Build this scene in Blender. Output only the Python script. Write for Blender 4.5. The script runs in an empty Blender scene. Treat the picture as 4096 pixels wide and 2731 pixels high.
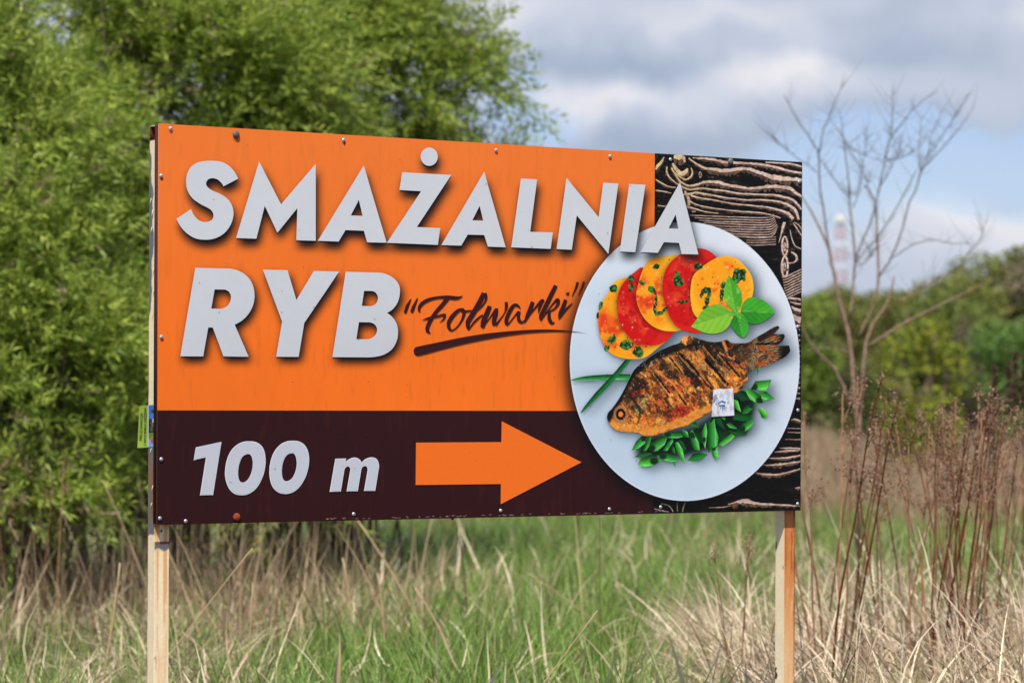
import bpy, math, random
import numpy as np
from mathutils import Vector, Matrix
from mathutils.geometry import delaunay_2d_cdt, tessellate_polygon

scene = bpy.context.scene
col = scene.collection
rng = np.random.default_rng(7)
random.seed(7)

# ------------------------------------------------------------------ camera
F, HOR, ROLL, CZ = 10857.4, 1578.67, 0.0048185, 1.6
cr, sr = math.cos(ROLL), math.sin(ROLL)
camd = bpy.data.cameras.new('camera')
cam = bpy.data.objects.new('camera', camd)
col.objects.link(cam)
camd.sensor_width = 36.0
camd.lens = F / 4096 * 36.0
camd.shift_y = (HOR - 1365.5) / 4096
camd.clip_start, camd.clip_end = 0.1, 8000
R_, U_, B_ = Vector((cr, 0, sr)), Vector((-sr, 0, cr)), Vector((0, -1, 0))
cam.matrix_world = Matrix(((R_.x, U_.x, B_.x, 0), (R_.y, U_.y, B_.y, 0), (R_.z, U_.z, B_.z, CZ), (0, 0, 0, 1)))
camd.dof.use_dof = True
camd.dof.focus_distance = 9.0
camd.dof.aperture_fstop = 3.3
camd.dof.aperture_blades = 9
scene.camera = cam

# ------------------------------------------------------------------ world
SUN = Vector((-0.175, -1.269, 1.85)).normalized()
world = bpy.data.worlds.new('World'); scene.world = world
world.use_nodes = True
wn, wl = world.node_tree.nodes, world.node_tree.links
wn.clear()


def wmath(op, a, b=None, c=None, clamp=False):
    n = wn.new('ShaderNodeMath'); n.operation = op; n.use_clamp = clamp
    for i, v in enumerate((a, b, c)):
        if v is None: continue
        if isinstance(v, (int, float)): n.inputs[i].default_value = v
        else: wl.new(v, n.inputs[i])
    return n.outputs[0]


def srgb(r, g, b, k=1.0):
    f = lambda c: (c / 255 / 12.92) if c / 255 <= 0.04045 else ((c / 255 + 0.055) / 1.055) ** 2.4
    return (f(r) * k, f(g) * k, f(b) * k, 1.0)


sky = wn.new('ShaderNodeTexSky'); sky.sky_type = 'NISHITA'; sky.sun_disc = False
sky.sun_elevation = math.asin(SUN.z)
sky.sun_rotation = math.atan2(SUN.x, SUN.y)
sky.air_density = 1.0; sky.dust_density = 0.6; sky.ozone_density = 1.5
SKYK = 0.1
tc = wn.new('ShaderNodeTexCoord')
sep = wn.new('ShaderNodeSeparateXYZ'); wl.new(tc.outputs['Generated'], sep.inputs[0])
az = wmath('MULTIPLY', wmath('ARCTAN2', sep.outputs[0], sep.outputs[1]), 10.857)
el = wmath('MULTIPLY', wmath('ARCSINE', sep.outputs[2]), 10.857)
comb = wn.new('ShaderNodeCombineXYZ'); wl.new(az, comb.inputs[0]); wl.new(el, comb.inputs[1])
nz = wn.new('ShaderNodeTexNoise'); nz.inputs['Scale'].default_value = 2.2; nz.inputs['Detail'].default_value = 5
nz.inputs['Roughness'].default_value = 0.5
wl.new(comb.outputs[0], nz.inputs['Vector'])
ns = wn.new('ShaderNodeSeparateColor'); wl.new(nz.outputs['Color'], ns.inputs[0])
ax = wmath('ADD', az, wmath('MULTIPLY', wmath('SUBTRACT', ns.outputs[0], 0.5), 0.9))
ay = wmath('ADD', el, wmath('MULTIPLY', wmath('SUBTRACT', ns.outputs[1], 0.5), 0.45))


def blob(px, py, rx, ry, w):
    """soft bump round one direction of the sky (kilopixel units of arc)"""
    dx = wmath('DIVIDE', wmath('SUBTRACT', ax, px - 2.048), rx)
    dy = wmath('DIVIDE', wmath('SUBTRACT', ay, 1.578 - py), ry)
    d2 = wmath('ADD', wmath('MULTIPLY', dx, dx), wmath('MULTIPLY', dy, dy))
    return wmath('MULTIPLY', wmath('POWER', 2.718, wmath('MULTIPLY', d2, -1.0)), w)


def total(lst, start):
    t = start
    for b in lst:
        t = wmath('ADD', t, blob(*b))
    return t


nb = wn.new('ShaderNodeTexNoise'); nb.inputs['Scale'].default_value = 0.33; nb.inputs['Detail'].default_value = 4
wl.new(comb.outputs[0], nb.inputs['Vector'])
blue = total([(2.12, .27, .16, .10, .65), (2.08, .52, .2, .14, 1.1), (3.72, .68, .6, .17, 1.35), (3.3, .72, .35, .22, 0.9), (4.0, .56, .3, .1, .6),
              (3.25, 1.02, .3, .08, .35), (3.95, .85, .2, .05, .3)], 0.0)
lit = total([(3.12, .26, .26, .13, 1.4), (2.5, .35, .26, .07, .8), (2.2, .44, .2, .1, .8), (1.95, .06, .28, .12, .7), (2.85, .06, .3, .06, .45),
             (4.08, .11, .2, .1, .7), (3.8, .84, .24, .06, 1.3), (4.0, .93, .45, .12, .7), (3.3, .98, .4, .1, .3),
             (2.5, .22, .7, .08, -1.0), (3.6, .20, .6, .1, -.8), (3.55, .06, .5, .05, -.4), (2.55, .56, .6, .1, -1.0), (3.5, .48, .6, .06, -.6),
             (4.05, .75, .15, .08, -.3)],
            wmath('MULTIPLY', wmath('SUBTRACT', nb.outputs[0], 0.5), 1.2))
mask = wn.new('ShaderNodeMapRange'); mask.interpolation_type = 'SMOOTHSTEP'
wl.new(blue, mask.inputs[0]); mask.inputs[1].default_value = 0.15; mask.inputs[2].default_value = 1.0
mask.inputs[3].default_value = 0.0; mask.inputs[4].default_value = 0.8
ramp = wn.new('ShaderNodeValToRGB')
wl.new(wmath('MULTIPLY_ADD', lit, 0.42, 0.5, clamp=True), ramp.inputs[0])
e = ramp.color_ramp.elements
e[0].position = 0.05; e[0].color = srgb(162, 176, 198)
e[1].position = 0.95; e[1].color = srgb(238, 235, 238)
m_ = e.new(0.5); m_.color = srgb(194, 202, 219)
up = wn.new('ShaderNodeMixRGB'); up.blend_type = 'MULTIPLY'; up.inputs[0].default_value = 1
wl.new(ramp.outputs[0], up.inputs[1]); up.inputs[2].default_value = (1 / SKYK,) * 3 + (1,)
# elsewhere in the sky the cover is broken cloud from plain noise
gap = wn.new('ShaderNodeMapRange'); gap.interpolation_type = 'SMOOTHSTEP'
wl.new(nb.outputs[0], gap.inputs[0]); gap.inputs[1].default_value = .36; gap.inputs[2].default_value = .52
far_dir = wmath('GREATER_THAN', wmath('ABSOLUTE', az), 3.2)
far_up = wmath('GREATER_THAN', el, 2.2)
fm = wmath('MULTIPLY', wmath('MAXIMUM', far_dir, far_up), gap.outputs[0])
mtot = wmath('MAXIMUM', mask.outputs[0], wmath('MULTIPLY', fm, .9))
mixw = wn.new('ShaderNodeMixRGB'); wl.new(mtot, mixw.inputs[0])
tint = wn.new('ShaderNodeMixRGB'); tint.blend_type = 'MULTIPLY'; tint.inputs[0].default_value = 1
wl.new(sky.outputs[0], tint.inputs[1]); tint.inputs[2].default_value = (.94, .97, 1.22, 1)
wl.new(up.outputs[0], mixw.inputs[1]); wl.new(tint.outputs[0], mixw.inputs[2])
bg = wn.new('ShaderNodeBackground'); bg.inputs[1].default_value = SKYK
wl.new(mixw.outputs[0], bg.inputs[0])
wo = wn.new('ShaderNodeOutputWorld'); wl.new(bg.outputs[0], wo.inputs[0])

# ------------------------------------------------------------------ sun, exposure
sund = bpy.data.lights.new('sun', 'SUN'); sund.energy = 4.9; sund.angle = math.radians(0.55)
sund.color = (1.0, 0.95, 0.87)
sun = bpy.data.objects.new('sun', sund); col.objects.link(sun)
sun.rotation_euler = SUN.to_track_quat('Z', 'Y').to_euler()
sun.location = (0, -5, 12)
scene.view_settings.view_transform = 'Standard'
scene.view_settings.look = 'None'
scene.view_settings.exposure = 0.08
scene.view_settings.gamma = 1.0

# ------------------------------------------------------------------ helpers
CAMP = np.array([0, 0, CZ])


def ray(x, y):
    a, b = (x - 2048) / F, (HOR - y) / F
    return np.array([a * cr - b * sr, 1.0, a * sr + b * cr])


def at(x, y, Y):
    """a point at depth Y metres seen in that direction"""
    return CAMP + ray(x, y) * Y


# sign frame of reference: origin at the foot of its left edge; x along, -y out of the face, z up
XL, YL, TH, ZB = -1.105662, 8.463829, 0.540185, CZ - 0.410163
SW, SH = 2.5, 1.25
ct, st = math.cos(TH), math.sin(TH)


def sloc(w):
    d = np.asarray(w, float) - np.array([XL, YL, 0])
    return np.array([d[0] * ct + d[1] * st, -d[0] * st + d[1] * ct, d[2]])


def on_sign(x, y, off=0.0):
    """pixel -> local coords on the sign plane, off metres in front of the face"""
    d = ray(x, y); c0 = sloc(CAMP); dl = sloc(CAMP + d) - c0
    t = (-off - c0[1]) / dl[1]
    return c0 + dl * t


def on_sign_arr(x, y):
    a, b = (x - 2048) / F, (HOR - y) / F
    dx, dy, dz = a * cr - b * sr, np.ones_like(a), a * sr + b * cr
    lx, ly = dx * ct + dy * st, -dx * st + dy * ct
    c0 = sloc(CAMP)
    t = -c0[1] / ly
    return c0[0] + lx * t, c0[2] + dz * t


def px_of_sign(u, z):
    wx, wy = XL + u * ct, YL + u * st
    X, Z = wx, z - CZ
    return 2048 + F * (cr * X + sr * Z) / wy, HOR - F * (-sr * X + cr * Z) / wy


def lin(c):
    c = np.clip(np.asarray(c, float) / 255, 0, 1)
    return np.where(c <= 0.04045, c / 12.92, ((c + 0.055) / 1.055) ** 2.4)


def vnoise(x, y, s, seed=0):
    x = np.asarray(x, float) / s; y = np.asarray(y, float) / s
    xi, yi = np.floor(x).astype(np.int64), np.floor(y).astype(np.int64)
    fx, fy = x - xi, y - yi
    fx, fy = fx * fx * (3 - 2 * fx), fy * fy * (3 - 2 * fy)

    def h(a, b):
        n = (a * 374761393 + b * 668265263 + seed * 1442695041) & 0xffffffff
        n = ((n ^ (n >> 13)) * 1274126177) & 0xffffffff
        return ((n ^ (n >> 16)) & 0xffff) / 65535.0
    return (h(xi, yi) * (1 - fx) + h(xi + 1, yi) * fx) * (1 - fy) + (h(xi, yi + 1) * (1 - fx) + h(xi + 1, yi + 1) * fx) * fy


def fbm(x, y, s, seed=0, o=4):
    t, a, n = 0, 1, 0
    for i in range(o):
        t = t + a * vnoise(x, y, s / 2 ** i, seed + i * 17); n += a; a *= .55
    return t / n


def sm(a, b, x):
    t = np.clip((x - a) / (b - a), 0, 1)
    return t * t * (3 - 2 * t)


def mixc(a, b, t):
    t = np.asarray(t)[..., None]
    return np.asarray(a, float) * (1 - t) + np.asarray(b, float) * t


def pip(x, y, poly):
    """points inside polygon (even-odd)"""
    ins = np.zeros(x.shape, bool)
    p = np.asarray(poly, float); n = len(p)
    for i in range(n):
        x0, y0 = p[i]; x1, y1 = p[(i + 1) % n]
        if y0 == y1: continue
        c = ((y0 > y) != (y1 > y)) & (x < (x1 - x0) * (y - y0) / (y1 - y0) + x0)
        ins ^= c
    return ins


def tag(o, label=None, cat=None, group=None, kind=None):
    if label: o['label'] = label
    if cat: o['category'] = cat
    if group: o['group'] = group
    if kind: o['kind'] = kind
    return o


def empty(name, loc, rz=0.0, label=None, cat=None, group=None):
    o = bpy.data.objects.new(name, None); col.objects.link(o)
    o.empty_display_size = .2
    o.location = loc; o.rotation_euler = (0, 0, rz)
    return tag(o, label, cat, group)


def mesh_np(name, verts, faces, mat, parent=None, cols=None, smooth=False, loc=None):
    """verts (n,3); faces = list of index arrays (m,k); cols (n,3) linear"""
    me = bpy.data.meshes.new(name)
    verts = np.asarray(verts, np.float32).reshape(-1, 3)
    if not isinstance(faces, (list, tuple)): faces = [faces]
    faces = [np.asarray(f, np.int32) for f in faces if len(f)]
    tot = np.concatenate([np.full(len(f), f.shape[1], np.int32) for f in faces])
    li = np.concatenate([f.ravel() for f in faces])
    me.vertices.add(len(verts)); me.vertices.foreach_set('co', verts.ravel())
    me.loops.add(len(li)); me.loops.foreach_set('vertex_index', li)
    me.polygons.add(len(tot))
    me.polygons.foreach_set('loop_start', np.concatenate(([0], np.cumsum(tot)[:-1])).astype(np.int32))
    me.polygons.foreach_set('loop_total', tot)
    if smooth: me.polygons.foreach_set('use_smooth', np.ones(len(tot), bool))
    me.update(calc_edges=True)
    if cols is not None:
        a = me.color_attributes.new('Col', 'FLOAT_COLOR', 'POINT')
        cc = np.ones((len(verts), 4), np.float32); cc[:, :3] = cols
        a.data.foreach_set('color', cc.ravel())
    me.materials.append(mat)
    o = bpy.data.objects.new(name, me); col.objects.link(o)
    if parent: o.parent = parent
    if loc is not None: o.location = loc
    return o


class MB:
    """collects simple solids for one mesh"""
    def __init__(s): s.v, s.q, s.t, s.c = [], [], [], []; s.col = (1, 1, 1)

    def add(s, v, q=(), t=()):
        b = sum(len(a) for a in s.v)
        v = np.asarray(v, float).reshape(-1, 3); s.v.append(v)
        s.c.append(np.tile(np.asarray(s.col, float), (len(v), 1)))
        if len(q): s.q.append(np.asarray(q, int) + b)
        if len(t): s.t.append(np.asarray(t, int) + b)

    def box(s, a, b):
        x0, y0, z0 = a; x1, y1, z1 = b
        s.add([(x0, y0, z0), (x1, y0, z0), (x1, y1, z0), (x0, y1, z0), (x0, y0, z1), (x1, y0, z1), (x1, y1, z1), (x0, y1, z1)],
              [(3, 2, 1, 0), (4, 5, 6, 7), (0, 1, 5, 4), (1, 2, 6, 5), (2, 3, 7, 6), (3, 0, 4, 7)])

    def tube(s, pts, rad, n=8, cap=True):
        pts = np.asarray(pts, float); m = len(pts)
        rad = np.broadcast_to(np.asarray(rad, float), (m,))
        tn = np.gradient(pts, axis=0); tn /= np.linalg.norm(tn, axis=1)[:, None] + 1e-9
        ref = np.array([0.31, 0.93, 0.2]) if abs(tn[0][1]) < .8 else np.array([1., 0, 0])
        a = np.cross(tn, ref); a /= np.linalg.norm(a, axis=1)[:, None]
        b = np.cross(tn, a)
        th = np.arange(n) * 2 * math.pi / n
        ring = (a[:, None] * np.cos(th)[None, :, None] + b[:, None] * np.sin(th)[None, :, None]) * rad[:, None, None] + pts[:, None]
        q = [(i * n + j, i * n + (j + 1) % n, (i + 1) * n + (j + 1) % n, (i + 1) * n + j) for i in range(m - 1) for j in range(n)]
        v = ring.reshape(-1, 3); t = []
        if cap:
            v = np.concatenate([v, pts[:1], pts[-1:]]); c0, c1 = m * n, m * n + 1
            t = [(c0, (j + 1) % n, j) for j in range(n)] + [(c1, (m - 1) * n + j, (m - 1) * n + (j + 1) % n) for j in range(n)]
        s.add(v, q, t)

    def dome(s, c, nrm, r, h, n=14, rings=4):
        nrm = np.asarray(nrm, float); a = np.cross(nrm, (0, 0, 1.)); a /= np.linalg.norm(a); b = np.cross(nrm, a)
        v = []
        for i in range(rings):
            ph = i / rings * math.pi / 2
            for j in range(n):
                t = 2 * math.pi * j / n
                v.append(np.asarray(c) + (a * math.cos(t) + b * math.sin(t)) * r * math.cos(ph) + nrm * h * math.sin(ph))
        v.append(np.asarray(c) + nrm * h)
        q = [(i * n + j, i * n + (j + 1) % n, (i + 1) * n + (j + 1) % n, (i + 1) * n + j) for i in range(rings - 1) for j in range(n)]
        t = [((rings - 1) * n + j, (rings - 1) * n + (j + 1) % n, rings * n) for j in range(n)]
        s.add(v, q, t)

    def build(s, name, mat, parent=None, smooth=False, vc=True):
        return mesh_np(name, np.concatenate(s.v), [np.concatenate(f) for f in (s.q, s.t) if f], mat, parent,
                       np.concatenate(s.c) if vc else None, smooth)


def material(name, rough=.6, spec=.5, noise=0.0, nscale=30, trans=0.0, bump=0.0, coat=0.0, metal=0.0, base=None, tint=1.0):
    m = bpy.data.materials.new(name); m.use_nodes = True
    n, l = m.node_tree.nodes, m.node_tree.links; n.clear()
    out = n.new('ShaderNodeOutputMaterial'); p = n.new('ShaderNodeBsdfPrincipled')
    p.inputs['Roughness'].default_value = rough; p.inputs['Specular IOR Level'].default_value = spec
    p.inputs['Coat Weight'].default_value = coat; p.inputs['Coat Roughness'].default_value = .25
    p.inputs['Metallic'].default_value = metal
    if base is None:
        c = n.new('ShaderNodeAttribute'); c.attribute_name = 'Col'; src = c.outputs['Color']
    else:
        c = n.new('ShaderNodeRGB'); c.outputs[0].default_value = tuple(base[:3]) + (1,); src = c.outputs[0]
    t = n.new('ShaderNodeTexCoord')
    if noise > 0 or bump > 0:
        z = n.new('ShaderNodeTexNoise'); z.inputs['Scale'].default_value = nscale; z.inputs['Detail'].default_value = 5
        l.new(t.outputs['Object'], z.inputs['Vector'])
    if noise > 0:
        mr = n.new('ShaderNodeMapRange'); l.new(z.outputs[0], mr.inputs[0])
        mr.inputs[1].default_value = .3; mr.inputs[2].default_value = .7
        mr.inputs[3].default_value = 1 - noise; mr.inputs[4].default_value = 1 + noise
        mx = n.new('ShaderNodeMixRGB'); mx.blend_type = 'MULTIPLY'; mx.inputs[0].default_value = 1
        l.new(src, mx.inputs[1]); l.new(mr.outputs[0], mx.inputs[2]); src = mx.outputs[0]
    l.new(src, p.inputs['Base Color'])
    if bump > 0:
        b = n.new('ShaderNodeBump'); b.inputs['Strength'].default_value = bump; b.inputs['Distance'].default_value = .004
        l.new(z.outputs[0], b.inputs['Height']); l.new(b.outputs[0], p.inputs['Normal'])
    if trans > 0:
        tr = n.new('ShaderNodeBsdfTranslucent'); l.new(src, tr.inputs[0])
        mi = n.new('ShaderNodeMixShader'); mi.inputs[0].default_value = trans
        l.new(p.outputs[0], mi.inputs[1]); l.new(tr.outputs[0], mi.inputs[2]); l.new(mi.outputs[0], out.inputs[0])
    else:
        l.new(p.outputs[0], out.inputs[0])
    return m


M_print = material('printed_vinyl', rough=.38, spec=.22, noise=.02, nscale=180)
M_letter = material('vinyl_lettering', rough=.42, spec=.35, noise=.015, nscale=25)
M_paint = material('old_paint', rough=.5, spec=.4, noise=.06, nscale=90, bump=.15)
M_rust = material('rusty_steel', rough=.85, spec=.2, noise=.35, nscale=160, bump=.5)
M_galv = material('galvanised_steel', rough=.4, spec=.5, noise=.15, nscale=300, metal=.6)
M_leaf = material('willow_leaf', rough=.5, spec=.35, trans=.42)
M_far = material('far_foliage', rough=.7, spec=.2, trans=.2)
M_bark = material('bark', rough=.9, spec=.1, noise=.3, nscale=25, bump=.4)
M_grass = material('grass_blade', rough=.55, spec=.3, trans=.28)
M_straw = material('straw', rough=.6, spec=.3, trans=.18)
M_paper = material('paper', rough=.7, spec=.2, noise=.03, nscale=150)
PK = 1.0     # printed sRGB value -> base colour (the sheet is lit a little below full white)


def prt(c):
    return np.clip(lin(c) * PK, 0, .96)


# ------------------------------------------------------------------ outlines
def spl(pts, n=7):
    """closed outline; (x,y) = corner, (x,y,1) = smooth point"""
    P = [(p[0], p[1], len(p) > 2) for p in pts]; N = len(P); out = []
    tang = []
    for i in range(N):
        a, b = P[i - 1], P[(i + 1) % N]
        tang.append(((b[0] - a[0]) / 2, (b[1] - a[1]) / 2) if P[i][2] else None)
    for i in range(N):
        p, q = P[i], P[(i + 1) % N]
        out.append((p[0], p[1]))
        if not (p[2] or q[2]): continue
        ch = (q[0] - p[0], q[1] - p[1]); L = math.hypot(*ch) + 1e-9

        def sc(t):
            if t is None: return ch
            k = L / (math.hypot(*t) + 1e-9); return (t[0] * k, t[1] * k)
        t0, t1 = tang[i], tang[(i + 1) % N]
        if t0 is None and t1 is not None:
            t1s = sc(t1); t0s = (2 * ch[0] - t1s[0], 2 * ch[1] - t1s[1])
        elif t1 is None and t0 is not None:
            t0s = sc(t0); t1s = (2 * ch[0] - t0s[0], 2 * ch[1] - t0s[1])
        else: t0s, t1s = sc(t0), sc(t1)
        for k in range(1, n):
            t = k / n
            h00, h10, h01, h11 = 2 * t**3 - 3 * t**2 + 1, t**3 - 2 * t**2 + t, -2 * t**3 + 3 * t**2, t**3 - t**2
            out.append((h00 * p[0] + h10 * t0s[0] + h01 * q[0] + h11 * t1s[0], h00 * p[1] + h10 * t0s[1] + h01 * q[1] + h11 * t1s[1]))
    return out


def S(*pts):      # all smooth
    return [(p[0], p[1], 1) for p in pts]


def zz(z, pts):   # zoom coords -> source px
    ox, oy, k = z
    return [(ox + p[0] / k, oy + p[1] / k) + tuple(p[2:]) for p in pts]


Z1, Z2, Z3, Z4 = (560, 460, 2.1191), (1560, 520, 1.7552), (560, 1000, 2.0632), (540, 1560, 2.1382)
Z56, Z7, Z8 = (1560, 1050, 2.6133), (2240, 850, 2.352), (2240, 1250, 1.845)
Z5, Z9, Z8b = (1600, 1600, 2.6133), (2580, 580, 2.178), (2580, 1600, 3.135)


def circ(cx, cy, rx, ry, n=40):
    return [(cx + rx * math.cos(2 * math.pi * i / n), cy + ry * math.sin(2 * math.pi * i / n)) for i in range(n)]


HEAD = []   # (outer, [holes]) in source px


def L(z, outer, *holes):
    HEAD.append((spl(zz(z, outer)), [spl(zz(z, h)) for h in holes]))


L(Z1, [(829, 541), (704, 606)] + S((685, 576), (650, 546), (610, 537), (574, 548), (556, 582), (572, 614), (612, 642), (680, 672), (742, 716), (776, 768), (789, 835), (776, 905), (742, 968), (690, 1018), (625, 1048), (550, 1058), (470, 1047), (400, 1008), (345, 952)) + [(306, 880), (430, 799)] + S((450, 842), (480, 880), (515, 902), (552, 908), (590, 900), (613, 878), (619, 848), (606, 815), (575, 790), (520, 762), (450, 715), (405, 655), (387, 575), (397, 500), (430, 440), (485, 405), (560, 391), (620, 390), (690, 400), (750, 432), (795, 480)))
L(Z1, [(1006, 396), (1192, 758), (1486, 415), (1486, 1067), (1321, 1062), (1330, 790), (1161, 999), (1054, 771), (983, 1049), (811, 1043)])
L(Z1, [(1893, 429), (2087, 1083), (1922, 1080), (1894, 982), (1738, 976), (1680, 1073), (1503, 1067)], [(1851, 722), (1883, 856), (1783, 852)])
L(Z2, [(82, 298), (427, 317), (185, 682), (350, 689), (333, 807), (-25, 792), (215, 431), (63, 422)])
L(Z2, circ(272, 189, 60.5, 64))
L(Z2, [(658, 294), (809, 824), (684, 819), (658, 738), (542, 735), (497, 812), (357, 808)], [(626, 533), (651, 637), (575, 635)])
L(Z2, [(916, 342), (1030, 348), (981, 715), (1140, 720), (1125, 835), (848, 824)])
L(Z2, [(1236, 337), (1461, 612), (1494, 371), (1600, 377), (1530, 870), (1308, 600), (1273, 841), (1166, 836)])
L(Z2, [(1676, 380), (1790, 385), (1719, 858), (1610, 853)])
L(Z2, [(2033, 366), (2162, 874), (2044, 871), (2025, 793), (1919, 788), (1877, 863), (1756, 857)], [(2002, 593), (2021, 694), (1953, 691)])
NTOP = len(HEAD)
L(Z3, [(453, 147), (710, 153)] + S((790, 165), (865, 203), (918, 268), (941, 355), (934, 440), (902, 512), (850, 572)) + [(778, 615), (893, 880), (685, 877), (597, 639), (560, 638), (518, 877), (329, 876)],
  [(612, 325), (680, 326)] + S((722, 338), (745, 372), (742, 420), (718, 460), (680, 481)) + [(640, 484), (585, 483)])
L(Z3, [(1010, 162), (1214, 167), (1287, 412), (1431, 173), (1640, 178), (1352, 602), (1306, 881), (1120, 880), (1169, 590)])
L(Z3, [(1694, 180), (1950, 186)] + S((2025, 198), (2095, 237), (2135, 292), (2141, 355), (2125, 425), (2088, 482)) + [(2034, 518)] + S((2082, 557), (2115, 610), (2126, 675), (2115, 750), (2075, 818), (2010, 862), (1940, 880)) + [(1860, 885), (1584, 883)],
  [(1846, 337), (1895, 338)] + S((1938, 350), (1959, 388), (1952, 428), (1925, 456)) + [(1880, 463), (1827, 461)],
  [(1803, 595), (1875, 596)] + S((1928, 610), (1952, 650), (1942, 695), (1905, 727)) + [(1850, 736), (1782, 735)])
NHEAD = len(HEAD)
L(Z4, [(517, 489), (736, 441), (664, 896), (553, 898), (604, 573), (499, 599)])
L(Z4, S((975, 436), (1040, 447), (1090, 490), (1112, 570), (1110, 655), (1085, 750), (1032, 840), (970, 885), (905, 897), (840, 880), (793, 825), (768, 740), (771, 650), (795, 560), (840, 490), (905, 447)),
  S((965, 546), (990, 560), (1003, 600), (1003, 650), (990, 710), (960, 765), (920, 789), (893, 776), (880, 735), (880, 680), (892, 620), (920, 566)))
L(Z4, S((1345, 432), (1410, 442), (1460, 485), (1484, 560), (1482, 645), (1455, 742), (1405, 825), (1345, 873), (1280, 886), (1215, 868), (1168, 815), (1147, 730), (1150, 640), (1175, 550), (1220, 482), (1280, 442)),
  S((1338, 539), (1363, 550), (1377, 590), (1379, 645), (1365, 705), (1335, 757), (1292, 778), (1266, 763), (1254, 722), (1254, 665), (1267, 605), (1295, 557)))
L(Z4, [(1710, 585), (1803, 583), (1798, 615)] + S((1828, 589), (1872, 575), (1912, 587)) + [(1935, 620)] + S((1968, 588), (2020, 573), (2062, 587), (2082, 630)) + [(2080, 680), (2051, 860), (1955, 861), (1985, 690)] + S((1983, 660), (1966, 648), (1943, 657)) + [(1930, 690), (1902, 863), (1806, 865), (1836, 695)] + S((1836, 664), (1820, 651), (1797, 662)) + [(1785, 697), (1757, 865), (1661, 869)])

# the handwritten name: strokes (x, y, width) in zoom coords
STROKES = [
    [(310, 515, 16), (300, 478, 30), (332, 428, 38), (400, 388, 34), (500, 364, 26), (600, 362, 36), (680, 370, 36), (730, 362, 20), (760, 345, 3)],
    [(612, 358, 44), (545, 440, 42), (475, 520, 40), (422, 600, 42), (390, 670, 42), (390, 712, 36), (420, 740, 6)],
    [(335, 603, 6), (400, 580, 22), (480, 565, 22), (555, 545, 24), (580, 547, 14)], [(575, 545, 20), (560, 585, 20), (515, 628, 3)],
    [(770, 490, 24), (715, 498, 34), (650, 560, 44), (610, 630, 42), (617, 685, 32), (647, 707, 16), (700, 670, 14), (748, 600, 24), (772, 525, 34), (765, 490, 20)],
    [(740, 515, 10), (800, 508, 20), (850, 500, 12)],
    [(978, 318, 46), (930, 420, 54), (860, 540, 54), (812, 620, 50), (815, 680, 34), (825, 703, 6)], [(990, 318, 30), (1003, 365, 26), (980, 425, 18), (925, 490, 10), (880, 520, 10)],
    [(822, 700, 10), (865, 635, 20), (925, 575, 20), (968, 545, 12)],
    [(1040, 455, 46), (1005, 540, 52), (970, 620, 50), (970, 665, 44), (968, 684, 8)], [(940, 660, 8), (970, 655, 26), (1030, 590, 12), (1100, 490, 24)],
    [(1110, 478, 36), (1102, 540, 46), (1082, 610, 46), (1090, 655, 36)], [(1098, 655, 30), (1150, 590, 16), (1195, 520, 12), (1212, 460, 34), (1211, 412, 32)],
    [(1362, 485, 4), (1340, 455, 20), (1300, 442, 32), (1258, 490, 42), (1217, 580, 42), (1215, 630, 40), (1228, 656, 8)], [(1228, 650, 14), (1290, 570, 14), (1340, 505, 14)],
    [(1348, 510, 32), (1338, 560, 36), (1348, 605, 34), (1378, 624, 22), (1402, 600, 6)],
    [(1488, 410, 40), (1465, 480, 46), (1432, 560, 42), (1402, 625, 16)], [(1410, 615, 18), (1470, 530, 12), (1545, 435, 24), (1588, 395, 30), (1604, 410, 18)], [(1588, 410, 28), (1556, 480, 26), (1548, 526, 4)],
    [(1730, 240, 42), (1680, 340, 46), (1622, 460, 46), (1572, 560, 40), (1580, 608, 6)], [(1578, 600, 10), (1640, 510, 14), (1700, 430, 18), (1745, 388, 32), (1756, 420, 34), (1720, 478, 20), (1655, 515, 14)],
    [(1662, 515, 30), (1660, 580, 38), (1688, 630, 30), (1720, 622, 5)],
    [(1832, 388, 36), (1808, 460, 44), (1775, 540, 42), (1762, 590, 8)], [(1768, 582, 18), (1820, 510, 24), (1880, 445, 16), (1908, 425, 3)],
]
SPOLY = [[(140, 520), (160, 531), (172, 520), (222, 375), (205, 385), (160, 450)], [(208, 510), (235, 526), (245, 510), (292, 367), (272, 380), (225, 460)],
         [(1826, 318), (1850, 316), (1868, 305), (1873, 322), (1858, 345)], [(1947, 200), (1972, 208), (1955, 260), (1905, 352), (1897, 350), (1925, 275)],
         [(2015, 195), (2036, 205), (2015, 260), (1970, 345), (1962, 343), (1990, 270)]]
SWOOSH = [(290, 877, 1), (500, 833, 1), (760, 780, 1), (1030, 738, 1), (1400, 705, 1), (1650, 699, 1), (1850, 710, 1), (2072, 743), (1900, 724, 1), (1700, 721, 1), (1400, 740, 1), (1050, 793, 1), (760, 852, 1), (500, 918, 1), (290, 972, 1), (258, 958, 1), (243, 925, 1), (257, 890, 1)]
ARROW = zz(Z5, [(163, 443), (1055, 437), (1059, 220), (1893, 648), (1048, 1086), (1050, 875), (159, 885)])

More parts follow.
